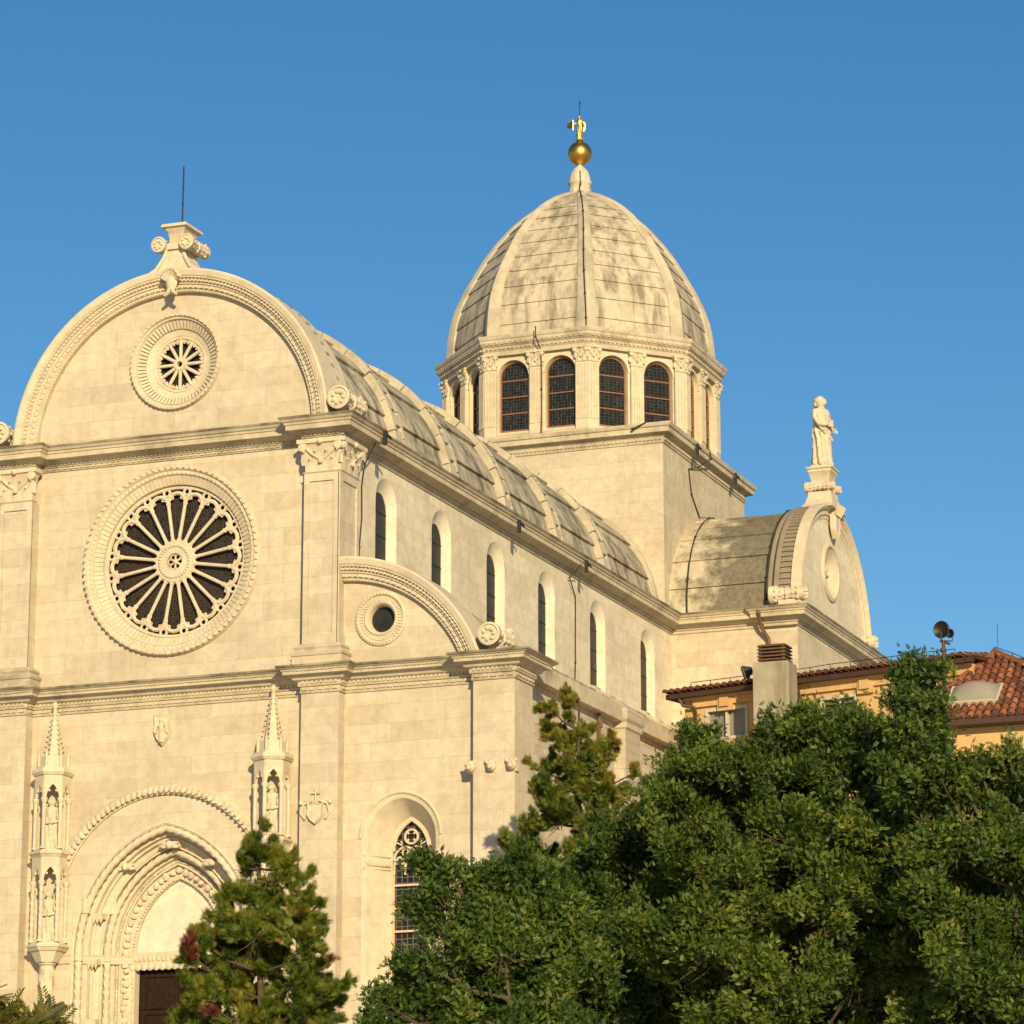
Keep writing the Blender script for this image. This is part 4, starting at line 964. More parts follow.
# --- transept arms
for sg in (-1, 1):
    X = lambda x: sg * x
    f = right(9.9) if sg > 0 else left(-9.9)
    mb = MB(); mb.box(*sorted((X(TW - .1), X(9.9))), 28.7, 38.6, -1, H1 - .5); tr = mb.build('transept', M_WALL, CA, 20)
    if sg < 0:
        mb = MB(); hsweep(mb, [(-5.2, 28.7), (-9.9, 28.7), (-9.9, 38.6), (-5.2, 38.6)], ent_profile(H1, .36, .27, .57), -1); mb.build('cornice', M_CORN, tr, 30)
    PT = lambda s_, r, t: (X(s_), YD - r * math.cos(t), GZ + r * math.sin(t))
    mb = MB(); lapped(mb, PT, 4.55, 0, PI, 6, TW - .02, 8.72, .07); tro = mb.build('transept_roof', M_TROOF, tr, 15)
    mb = MB(); ribs(mb, PT, 4.4, 4.74, 8.70, 8.86, 0, PI, 48); ribs(mb, PT, 4.4, 4.80, 8.94, 9.14, 0, PI, 48)
    for i in range(64):
        t = PI * (i + .5) / 64; d = .012
        q = [PT(9.14, 4.45, t - d), PT(9.14, 4.45, t + d), PT(9.14, 4.80, t + d), PT(9.14, 4.80, t - d)]; q2 = [PT(9.62, 4.45, t - d), PT(9.62, 4.45, t + d), PT(9.62, 4.80, t + d), PT(9.62, 4.80, t - d)]
        mb.loft([q, q2], True, True, True)
    ribs(mb, PT, 4.4, 4.74, 9.13, 9.62, 0, PI, 48); mb.build('gable_band', M_BAND, tr, 25)
    mb = MB(); mb.plate(f, [(YD - 4.4, GZ - .05)] + arc((YD, GZ), 4.4, PI, 0, 40) + [(YD + 4.4, GZ - .05)], [circle((YD - .15, 20.25), .86, 36)], -.12, -.5); mb.build('gable_wall', M_SIDE, tr, 20)
    mb = MB(); R = 4.86; prof = [(0, -.28), (0, .10), (-.08, .12), (-.2, .06), (-.26, -.02), (-.40, -.02), (-.44, -.08), (-.56, -.10), (-.56, -.28)]
    mb.psweep(f, arc((YD, GZ), R, PI, 0, 64), prof); mb.build('arch_molding', M_CARV, tr, 30)
    mb = MB(); n = 40; c = (YD - .15, 20.25)
    prof = [(1.10, -.14), (1.10, -.06), (1.04, -.02), (.96, -.02), (.92, -.1), (.80, -.16), (.70, -.26), (.62, -.36), (.62, -.5), (1.0, -.5)]
    mb.loft([[f(c[0] + r * math.cos(2 * PI * i / n), c[1] + r * math.sin(2 * PI * i / n), ww) for i in range(n)] for r, ww in prof]); mb.build('oculus', M_CARV, tr, 40)
    mb = MB()
    for i in range(10):
        t = 2 * PI * i / 10; mb.tube([f(c[0] + .12 * math.cos(t), c[1] + .12 * math.sin(t), -.37), f(c[0] + .63 * math.cos(t), c[1] + .63 * math.sin(t), -.37)], .05, 6)
    mb.lathe([(.05, 0), (.16, 0), (.16, .08), (.05, .08)], f(c[0], c[1], -.40), 12, (1, 0, 0)); mb.build('tracery', M_CARV, tr, 40)
    mb = MB(); mb.plate(f, circle(c, .66, 24), [], -.42, -.46); mb.build('glass', M_PANE, tr, 0)
    # scrolls at the feet of the gable, pedestal on top
    for y in (28.86, 38.45):
        mb = MB(); roll(mb, (y, 18.52), .34, 8.88 if sg > 0 else -10.15, 10.15 if sg > 0 else -8.88, 'x'); mb.box(*sorted((X(9.2), X(9.9))), y - .16, y + .16, H1 - .01, 18.3); mb.build('scroll', M_CARV, tr, 40)
    mb = MB(); cx = X(9.55)
    mb.loft([[(cx - a, YD - b, z), (cx + a, YD - b, z), (cx + a, YD + b, z), (cx - a, YD + b, z)] for a, b, z in ((.62, 1.0, 22.6), (.52, .62, 22.85), (.44, .50, 23.15), (.43, .46, 23.3))], True, True, True)
    mb.loft([[(cx - a, YD - a, z), (cx + a, YD - a, z), (cx + a, YD + a, z), (cx - a, YD + a, z)] for a, z in ((.33, 23.5), (.34, 23.75), (.42, 24.05), (.45, 24.08), (.45, 24.16), (.50, 24.20), (.50, 24.26), (.34, 24.30), (.34, 24.37))], True, True, True)
    for s2 in (-1, 1): roll(mb, (YD + s2 * .40, 23.5), .20, cx - .55, cx + .55, 'x')
    mb.build('pedestal', M_CARV, tr, 35)
    mb = MB(); fx = f
    shield(mb, f, (YD, 22.1), .7, 1.1, .16)
    for i in range(5): mb.tube([f(YD - .3 + .15 * i, 22.4, .2), f(YD - .42 + .21 * i, 22.78, .34)], .06, 6, rend=.08)
    mb.build('shell_crest', M_CARV, tr, 40)
st = statue_mesh(2.66); o = st.build('stone_statue', M_CARV, None, 50); o.location = (9.55, YD, 24.37); o.rotation_euler = (0, 0, math.radians(68))
meta(o, 'robed pale stone statue with curled hair standing on the pedestal above the transept gable', 'statue')

# --- lightning conductor cables
def cable(pts, r=.022, nm='conductor_cable'):
    mb = MB(); mb.tube(pts, r, 5)
    for p in pts[1::3]: mb.ball(p, r * 2.2, None, None, 5, 4)
    mb.build(nm, M_CABLE, CA, 0)
a = PI / 8
cab = []
for i in range(22):
    z = 36.2 - (36.2 - 29.3) * i / 21; r = dR(z) + .09; e = -.05 + .03 * math.sin(i * .35); cab.append((math.sin(a) * r + math.cos(a) * e, YD - math.cos(a) * r + math.sin(a) * e, z))
cable([(.12, YD - .32, 37.1), (.19, YD - .47, 36.5)] + cab, .022)
f = facing(0, AP, cD); cable([f(.2, 29.3, .68), f(.19, 28.9, .62), f(.24, 28.5, .2), f(.24, 27.9, .18), f(.24, 27, .17), f(.24, 26, .17), f(.24, 25.3, .2)], .022)
cable([(TW - .5, YD - TW - .44, 25.2), (TW - 1.0, YD - TW - .45, 25.0)], .03)
cable([(5.36, 33.0, 25.25), (5.4, 33.05, 24.9), (5.05, 32.6, 24.5), (4.98, 31.6, 24.2), (4.98, 31.9, 23.3), (5.0, 32.8, 22.6)] + [(5.5 + .02 * j, YD - 4.70 * math.cos(PI / 2 - .155 * j), GZ + 4.70 * math.sin(PI / 2 - .155 * j)) for j in range(1, 11)], .026)
cable([(8.66, YD - 4.72 * math.cos(t), GZ + 4.72 * math.sin(t)) for t in [1.3 - .1 * j for j in range(13)]], .03)
cable([(5.75, 17.8, 17.6), (5.3, 17.9, 17.2), (5.24, 18.6, 16.7), (5.23, 18.62, 15.8), (5.23, 18.6, 14.5), (5.23, 18.5, 13.6)], .02)
cable([(5.7, 1.25, 17.7), (5.35, 1.2, 17.0), (5.24, 1.25, 16.4), (5.23, 1.3, 15.5), (5.23, 1.15, 14.6), (5.23, 1.15, 13.9)], .02)
for (y, z, x) in ((31.3, 25.0, 5.38), (36.0, 25.0, 5.38), (11.9, 17.7, 5.8), (18.0, 17.7, 5.8), (1.0, 17.8, 6.0)):
    mb = MB(); mb.box(x, x + .10, y - .05, y + .05, z - .35, z + .05); mb.tube([(x + .05, y, z), (x + .12, y + .25, z - .12)], .04, 5); mb.build('cable_bracket', M_IRON, CA, 0)
M_PIPE = plain('rusty pipe', (.14, .07, .04), .7)
for y in (7.4, 14.8): mb = MB(); mb.tube([(10.05, y, 11.0), (10.08, y, 9.0)], .055, 6); mb.lathe([(.1, 0), (.1, .2)], (10.07, y, 10.2), 6); mb.build('downpipe', M_PIPE, CA, 30)
mb = MB(); mb.tube([(8.62, 28.1, 18.0), (8.66, 28.05, 17.75), (8.64, 28.4, 17.3), (8.86, 28.55, 16.9), (8.92, 28.6, 16.3), (8.92, 28.6, 15)], .07, 7); mb.build('downpipe', plain('brown pipe', (.13, .06, .035), .6), CA, 40)

# ------------------------------------------------------------------ house on the right
M_ORANGE = stone('apricot render', (.60, .385, .175), var=.05, blocks=False, stain=.16, stain_col=(.40, .24, .11), streak=.25, bump=.12)
M_TILE = None
def tile_mat():
    m, t, b = mat('terracotta roof tile'); at = N(t, 'ShaderNodeAttribute', attribute_name='tint'); tc = N(t, 'ShaderNodeTexCoord')
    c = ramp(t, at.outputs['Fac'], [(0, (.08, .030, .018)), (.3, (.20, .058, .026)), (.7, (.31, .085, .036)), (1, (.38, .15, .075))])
    n = noise(t, tc.outputs['Object'], 7, 5, .65); c = mix(t, ramp(t, n, [(.45, (0, 0, 0)), (.75, (.7, .7, .7))]), c, (.13, .085, .055))
    t.links.new(c, b.inputs['Base Color']); b.inputs['Roughness'].default_value = .8; return m
M_TILE = tile_mat()
M_BROWN = plain('brown gutter', (.055, .026, .016), .55, 0, .2, 5)
M_WHITE = plain('white window paint', (.52, .47, .37), .6, 0, .08, 5)
M_CONC = stone('stained concrete', (.36, .325, .25), blocks=False, stain=.45, stain_col=(.20, .165, .105), streak=.7, bump=.3)
M_LOUV = plain('brown louvre', (.11, .055, .035), .6, 0, .25, 5)
M_DISH = plain('black horn', (.012, .012, .012), .5, .0, .2, 5)
M_SKYL = plain('milky dome', (.27, .245, .19), .3, 0, .08, 2, .5)
M_SHUT = plain('grey pane', (.22, .21, .185), .4, 0, .1, 3)
def set_tint(o, vals):
    a = o.data.attributes.new('tint', 'FLOAT', 'FACE'); a.data.foreach_set('value', vals)
def tiles(name, O, ud, sd, nu, ns, keep, parent, du=.235, ds=.34):
    """rows of barrel tiles on a slope: O lower left corner, ud along the eave, sd up the slope"""
    nn = ud.cross(sd).normalized(); nn = nn if nn.z > 0 else -nn
    mb = MB(); tint = []
    for j in range(ns):
        for i in range(nu):
            u, s_ = i * du, j * ds
            if not keep(u, s_): continue
            tv = random.random(); jx = random.uniform(-.012, .012); jz = random.uniform(0, .018)
            for (off, r0, r1, sgn, base) in ((0, .095, .075, 1, .045), (du / 2, .10, .085, -1, .055)):
                L = []
                for (q, r, lift) in ((-.06, r0, .035), (ds, r1, .0)):
                    L.append([O + ud * (u + off + jx + r * math.cos(PI * k / 6)) + sd * (s_ + q) + nn * (base + jz + lift + sgn * r * .95 * math.sin(PI * k / 6)) for k in range(7)])
                b0 = len(mb.f); mb.loft(L, False)
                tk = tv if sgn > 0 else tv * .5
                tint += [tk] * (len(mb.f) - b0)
                if sgn > 0:
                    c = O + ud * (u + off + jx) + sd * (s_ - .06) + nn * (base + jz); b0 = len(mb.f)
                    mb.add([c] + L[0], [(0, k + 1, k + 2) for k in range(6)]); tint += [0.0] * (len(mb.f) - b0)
    o = mb.build(name, M_TILE, parent, 40, recalc=False); set_tint(o, tint); return o
HE = 12.1
E0 = at_z(HE, 669, 695); E1 = at_z(HE, 985, 655)
hu = (E1 - E0); hu.z = 0; HL = hu.length; hu.normalize(); hn = Vector((hu.y, -hu.x, 0))       # hn: outwards, to the camera
hb = -hn
HO = E0 + hu * .30 + hb * .42                                  # wall face origin
def hfr(u, v, ww): p = HO + hu * u + hn * ww; return (p.x, p.y, v)
def hpx(px, py):
    v = ray(px, py); k = (HO - CAM).dot(hn) / v.dot(hn); p = CAM + v * k; return ((p - HO).dot(hu), p.z)
HW_ = HL - .9
house = thing('town_house', (HO.x, HO.y, -1), 'apricot town house with terracotta tiled roof beside the cathedral, behind the trees', 'house')
mb = MB()
wins = []
for (xa, ya, xb, yb) in ((706, 711, 748, 738), (821, 699, 857, 726), (892, 684, 931, 712)):
    u0, v1 = hpx(xa, ya); u1, v0 = hpx(xb, yb); v1 = (hpx(xa, ya)[1] + hpx(xb, ya - (xb - xa) * .16)[1]) / 2; wins.append((u0, u1, v1 - .95, v1))
mb.plate(hfr, [(0, -3), (0, HE - .12), (HW_, HE - .12), (HW_, -3)], [[(a, c), (b, c), (b, d), (a, d)] for a, b, c, d in wins], 0, -.3)
for uu in (0, HW_): mb.box(uu - (.0 if uu == 0 else .3), uu + (.3 if uu == 0 else 0), -6, -.3, -3, HE - .12, lambda u, ww, v: hfr(u, v, ww))
mb.box(0, HW_, -6.3, -6, -3, HE - .12, lambda u, ww, v: hfr(u, v, ww))
mb.build('wall', M_ORANGE, house, 0)
mb = MB()                                                     # moulding under the eave with stepped blocks
mb.box(.35, HW_, 0, .10, HE - .42, HE - .20, lambda u, ww, v: hfr(u, v, ww)); mb.box(.0, HW_, 0, .22, HE - .20, HE - .125, lambda u, ww, v: hfr(u, v, ww))
for px in (722, 862): 
    u, v = hpx(px, 690); mb.box(u - .1, u + .42, 0, .13, HE - .62, HE - .19, lambda u_, ww, v_: hfr(u_, v_, ww)); mb.box(u + .0, u + .32, 0, .20, HE - .50, HE - .19, lambda u_, ww, v_: hfr(u_, v_, ww))
mb.build('eave_molding', M_ORANGE, house, 0)
for k, (a, b, c, d) in enumerate(wins):
    mb = MB(); mb.plate(hfr, [(a - .02, c - .02), (b + .02, c - .02), (b + .02, d + .02), (a - .02, d + .02)], [[(a + .07, c + .07), ((a + b) / 2 - .03, c + .07), ((a + b) / 2 - .03, d - .07), (a + .07, d - .07)], [((a + b) / 2 + .03, c + .07), (b - .07, c + .07), (b - .07, d - .07), ((a + b) / 2 + .03, d - .07)]], .03, -.12)
    fr_ = mb.build('window', M_WHITE, house, 0)
    mb = MB(); mb.plate(hfr, [(a, c), (b, c), (b, d), (a, d)], [], -.13, -.16); mb.build('pane', M_SHUT if k != 1 else M_PANE, fr_, 0)
    if k == 1:
        mb = MB()
        for q in range(7): mb.box(a + .13, b - .13, -.125, -.08, c + .14 + q * .10, c + .17 + q * .10, lambda u, ww, v: hfr(u, v, ww))
        mb.build('louvre', M_SHUT, fr_, 0)
mb = MB(); mb.box(-.42, HW_ + .2, .30, .42, HE - .13, HE + .01, lambda u, ww, v: hfr(u, v, ww)); mb.box(-.38, HW_, -.3, .30, HE - .12, HE - .05, lambda u, ww, v: hfr(u, v, ww)); mb.box(-.42, -.30, -6, .42, HE - .13, HE + .01, lambda u, ww, v: hfr(u, v, ww))
gut = mb.build('gutter', M_BROWN, house, 0)
u, v = hpx(697, 706); mb = MB(); mb.tube([hfr(u - .45, HE - .12, .35), hfr(u - .35, HE - .35, .25), hfr(u - .03, HE - .42, .12), hfr(u, HE - .55, .09), hfr(u, 3, .09)], .05, 7); mb.build('downpipe', M_BROWN, house, 40)
u, v = hpx(799, 690); mb = MB(); mb.tube([hfr(u + .1, HE - .12, .36), hfr(u + .1, HE - .5, .12), hfr(u + .1, 3, .09)], .05, 7); mb.build('downpipe', M_BROWN, house, 40)
mb = MB(); mb.box(-.1, 1.1, -.1, .50, HE - 1.42, HE - 1.28, lambda u, ww, v: hfr(u, v, ww)); mb.build('ledge', M_BROWN, house, 0)
sl_ = .15; sdir_ = (hb * math.cos(sl_) + Vector((0, 0, 1)) * math.sin(sl_)).normalized()
RO_ = HO + hn * .40 - hu * .42; RO_.z = HE + .0
mb = MB(); mb.add([RO_, RO_ + hu * (HW_ + .6), RO_ + hu * (HW_ + .6) + sdir_ * 3.6, RO_ + sdir_ * 3.6] , [(0, 1, 2, 3)]); q = len(mb.v)
pk = RO_ + sdir_ * 3.6; pk2 = RO_ + hu * (HW_ + .6) + sdir_ * 3.6; bk = RO_ + hb * 6.9; bk2 = bk + hu * (HW_ + .6)
mb.add([pk, pk2, bk2, bk, RO_, RO_ + hu * (HW_ + .6)], [(0, 1, 2, 3), (0, 3, 4), (1, 5, 2), (4, 3, 2, 5)])
roof = mb.build('roof', M_BROWN, house, 0)
tiles('roof_tiles', RO_.copy() + Vector((0, 0, .02)), hu, sdir_, int((HW_ + .6) / .235), 9, lambda u, s_: True, roof)
# wing standing forward at the right end
AP_ = at_z(HE + .22, 995, 657)
wy = AP_.y - 3.3
def on_y(y, px, py):
    v = ray(px, py); return CAM + v * ((y - CAM.y) / v.y)
WL = on_y(wy, 905, 725.5); WR = on_y(wy, 1120, 709); wz_ = (on_y(wy, 948, 722.5).z + on_y(wy, 1024, 715.5).z) / 2
WL.z = wz_; WR.z = wz_
ww_ = (WR - WL).length
mb = MB(); mb.box(WL.x + .35, WR.x - .35, wy + .40, wy + 9, -3, wz_ - .12); mb.build('wing_wall', M_ORANGE, house, 0)
top = AP_.copy(); P_ = [WL, WR, top]
sd2 = Vector((0, top.y - wy, top.z - wz_)).normalized(); slen = math.hypot(top.y - wy, top.z - wz_); tu = top.x - WL.x
mb = MB(); bR = Vector((WR.x, wy + 9, wz_)); 
top2 = top + Vector((0, 4, 0)); bL = Vector((WL.x, wy + 9, wz_))
dn = Vector((0, 0, -.12))
mb.add([WL, WR, top, bR, top2, bL], [(0, 1, 2), (1, 3, 4, 2), (3, 5, 4), (5, 0, 2, 4)]); mb.add([WL + dn, WR + dn, bR + dn, bL + dn], [(3, 2, 1, 0)])
wr = mb.build('wing_roof', M_BROWN, house, 0)
ex = Vector((1, 0, 0))
tiles('roof_tiles', WL + Vector((0, 0, .02)), ex, sd2, int(ww_ / .235), int(slen / .34) + 1, lambda u, s_: (u > tu * s_ / slen - .1) and (u < ww_ - (ww_ - tu) * s_ / slen + .05), wr)
ey = Vector((0, 1, 0)); sd3 = (Vector((top.x - WR.x, 0, top.z - wz_))).normalized(); sl3 = math.hypot(top.x - WR.x, top.z - wz_); d3 = 3.3
tiles('roof_tiles', WR + Vector((0, 0, .02)), ey, sd3, 26, int(sl3 / .34), lambda u, s_: (u > d3 * s_ / sl3) and (u < 9 - 1.7 * s_ / sl3), wr)
mb = MB(); mb.tube([WR + Vector((0, 0, .12)), top + Vector((0, 0, .14))], .11, 8); mb.tube([WL + Vector((0, 0, .12)), top + Vector((0, 0, .14))], .09, 8); mb.tube([top + Vector((0, 0, .14)), top2 + Vector((0, 0, .14))], .11, 8)
o = mb.build('ridge_tile', M_TILE, wr, 40); set_tint(o, [.35] * len(o.data.polygons))
mb = MB(); mb.box(WL.x - .05, WR.x + .1, wy - .12, wy - .01, wz_ - .14, wz_ + .02); mb.box(WL.x, WR.x, wy, wy + .40, wz_ - .15, wz_ - .125); mb.build('gutter', M_BROWN, house, 0)
# rooflight lying on the wing roof
def wp(u, s_, h): 
    nn = ex.cross(sd2); nn = nn if nn.z > 0 else -nn
    return WL + ex * u + sd2 * s_ + nn * h
def wpx(px, py):
    nn = ex.cross(sd2); v = ray(px, py); k = (WL - CAM).dot(nn) / v.dot(nn); p = CAM + v * k - WL; return p.dot(ex), p.dot(sd2)
ua, sa = wpx(949, 704); ub, sb = wpx(994, 698); uc, sc = wpx(1002, 689)
sa = (sa + sb) / 2 - .42; ub += .22; se = sa + 1.05
mb = MB()
for (x0, x1, y0, y1) in ((ua, ub, sa, sa + .10), (ua, ub, se - .1, se), (ua, ua + .10, sa + .1, se - .1), (ub - .1, ub, sa + .1, se - .1)): mb.box(x0, x1, y0, y1, 0, .20, lambda u, s_, h: tuple(wp(u, s_, h)))
skl = mb.build('rooflight', M_WHITE, house, 0)
mb = MB(); nu_, nv_ = 10, 10; L = []
for i in range(nu_ + 1):
    L.append([wp(ua + .06 + (ub - ua - .12) * i / nu_, sa + .06 + (se - sa - .12) * j / nv_, .20 + .34 * (math.sin(PI * i / nu_) * math.sin(PI * j / nv_)) ** .6) for j in range(nv_ + 1)])
mb.loft(L, False); mb.build('rooflight_dome', M_SKYL, skl, 60)
# wire on small posts along the roof edge
mb = MB(); pts = []
for i in range(14):
    p = RO_ + hu * (.6 + i * (HW_ - .8) / 13) + sdir_ * .5; p.z += .08; mb.tube([p, p + Vector((0, 0, .26))], .014, 5); pts.append(p + Vector((0, 0, .26 + random.uniform(-.02, .02))))
mb.tube(pts, .012, 5); pts2 = [top + Vector((0, 0, .3))] + [top + (WR - top) * t + Vector((0, 0, .34)) for t in (.15, .3, .45, .6, .8)]
mb.tube(pts2, .012, 5)
for p in pts2: mb.tube([p, p - Vector((0, 0, .25))], .014, 5)
mb.tube([top + Vector((.1, 0, .1)), top + Vector((.1, 0, 1.0))], .010, 5)
mb.build('roof_wire', M_IRON, house, 0)
# chimney
ch = at_dist(91.0, 775, 690); ch = Vector((ch.x, ch.y, 0))
def hplane(px, py, off):
    v = ray(px, py); o = HO + hn * off; k = (o - CAM).dot(hn) / v.dot(hn); return CAM + v * k
pc = hplane(779.5, 690, 1.0); CH = thing('chimney', (pc.x, pc.y, 0), 'broad stained concrete chimney with a brown louvred cap in front of the apricot house', 'chimney')
zt = on_y(pc.y - .4, 770, 661.5).z
sc_ = (pc - CAM).length / FPX
mb = MB(); bw = 35 * sc_ / 2 / .945; x0, x1 = pc.x - bw - .13, pc.x + bw - .13; y0, y1 = pc.y - .45, pc.y + .45
mb.loft([[(x0 - g, y0 - g, z), (x1 + g, y0 - g, z), (x1 + g, y1 + g, z), (x0 - g, y1 + g, z)] for g, z in ((0, -3), (0, zt - .04), (-.03, zt))], True, True, True); mb.build('shaft', M_CONC, CH, 0)
mb = MB()
for k in range(5):
    z = zt + .06 + k * .105; g = .10 if k < 4 else .06; mb.loft([[(x0 + .15 - o, y0 + .12 - o, z + h), (x1 - .13 + o, y0 + .12 - o, z + h), (x1 - .13 + o, y1 - .12 + o, z + h), (x0 + .15 - o, y1 - .12 + o, z + h)] for o, h in ((.03, 0), (.03, .04), (-.06, .075))], True, True, True)
for (a, b) in ((x0 + .2, y0 + .2), (x1 - .2, y0 + .2), (x1 - .2, y1 - .2), (x0 + .2, y1 - .2)): mb.box(a - .05, a + .05, b - .05, b + .05, zt - .01, zt + .5)
mb.box(x0 + .28, x1 - .28, y0 + .28, y1 - .28, zt - .01, zt + .45)
mb.build('louvred_cap', M_LOUV, CH, 0)
# floodlight on the roof edge
fl = hplane(748, 681, .2); fl.z = HE + .14; FL = thing('floodlight', fl, 'small dark floodlight on the tiled roof edge left of the concrete chimney', 'floodlight')
mb = MB(); c = fl + Vector((0, 0, .32)); a1 = Vector((-.75, -.3, -.25)).normalized(); a2 = Vector((.3, -.75, 0)).normalized(); a3 = a1.cross(a2)
mb.loft([[c + a1 * t + a2 * x * g + a3 * y * g for x, y in ((-1, -1), (1, -1), (1, 1), (-1, 1))] for t, g in ((-.15, .07), (-.09, .11), (.11, .18), (.13, .195), (.155, .195))], True, True, True); mb.build('lamp_housing', M_DISH, FL, 0)
mb = MB(); mb.tube([fl + Vector((-.1, .2, 0)), fl + Vector((.0, .2, .35)), c], .03, 6); mb.box(fl.x - .3, fl.x + .35, fl.y - .1, fl.y + .3, fl.z - .03, fl.z + .03); mb.build('bracket', M_IRON, FL, 0)
# mast with two round horns
mp = on_y(wy - .5, 943, 700); MA = thing('loudspeaker_mast', (mp.x, mp.y, ground_z(mp.x, mp.y)), 'grey pole with two round black horns rising above the tiled roof', 'loudspeaker')
sc_ = (mp - CAM).length / FPX; up_ = lambda px, py: on_y(wy - .5, px, py)
mb = MB(); mb.tube([Vector((mp.x, mp.y, ground_z(mp.x, mp.y) - .1)), up_(943.3, 640)], .07, 8, rend=.05); mb.tube([up_(940, 641), up_(950, 644)], .035, 6); mb.tube([up_(944.5, 641) , up_(952.5, 641), up_(952.5, 636)], .02, 5)
for y in (652, 664, 676): 
    p = up_(943.3, y); mb.lathe([(.09, 0), (.10, .04), (.09, .1)], p, 8)
mb.tube([up_(941, 642), up_(941, 632)], .03, 6)
mb.build('pole', plain('grey steel pole', (.055, .048, .04), .65, .2), MA, 40)
for (px, py, r) in ((941.3, 629.6, 8.8), (949.8, 633.4, 4.6)):
    R = r * sc_; c = up_(px, py); ax = Vector((-.25, -1, -.05)).normalized(); mb = MB()
    mb.lathe([(R * .2, -R * .9), (R * .3, -R * .5), (R * .62, -R * .2), (R, -.02), (R, .02), (R * .93, .03), (R * .6, -R * .12), (R * .15, -R * .3)], c, 22, ax); mb.build('horn', M_DISH, MA, 40)

# ------------------------------------------------------------------ trees
def unit(n): 
    v = RNG.normal(size=(n, 3)); return v / np.linalg.norm(v, axis=1, keepdims=True)
def leaf_template(kind):
    """quads of one spray in its own frame: x along the stem, y sideways, z up"""
    q = []
    if kind == 'pinnate':
        L = .155
        for i in range(4):
            x = L * (.25 + .74 * i / 3.5); l = .060 * (1 - .25 * abs(i - 1.5) / 2)
            for s_ in (-1, 1):
                d = np.array([.45, s_ * .9, -.18]); d /= np.linalg.norm(d); b = np.array([x, 0, -.10 * (x / L) ** 2 * L]); sd = np.array([.8, -s_ * .45, .1]) * .027
                q.append([b, b + d * l * .5 + sd, b + d * l, b + d * l * .5 - sd])
        b = np.array([L, 0, -.10 * L]); q.append([b, b + [.035, .018, -.01], b + [.072, 0, -.02], b + [.035, -.018, -.01]])
    elif kind == 'scale':                       # flat fans of a thuja or cryptomeria
        for i in range(13):
            a = (i - 6) * .15; l = .30 * (1 - .085 * abs(i - 6)) * (1.0 if i % 2 == 0 else .72); d = np.array([math.cos(a), math.sin(a), .06 * (i % 3 - 1)]); sd = np.array([-math.sin(a), math.cos(a), 0]) * .0085
            b = np.array([.06 * abs(math.cos(a)) * (.5 + .2 * (i % 3)), 0, 0]); q.append([b, b + d * l * .55 + sd, b + d * l, b + d * l * .55 - sd])
    elif kind == 'frond':
        L = .9
        for i in range(16):
            x = L * (.08 + .92 * i / 16); l = .26 * (1 - .5 * abs(i - 6) / 10)
            for s_ in (-1, 1):
                d = np.array([.55, s_ * .75, -.45]); d /= np.linalg.norm(d); b = np.array([x, 0, .25 * math.sin(x / L * 2.6) - .35 * (x / L) ** 2]); sd = np.array([.8, -s_ * .5, 0]) * .028
                q.append([b, b + d * l * .5 + sd, b + d * l, b + d * l * .5 - sd])
    return np.array(q)
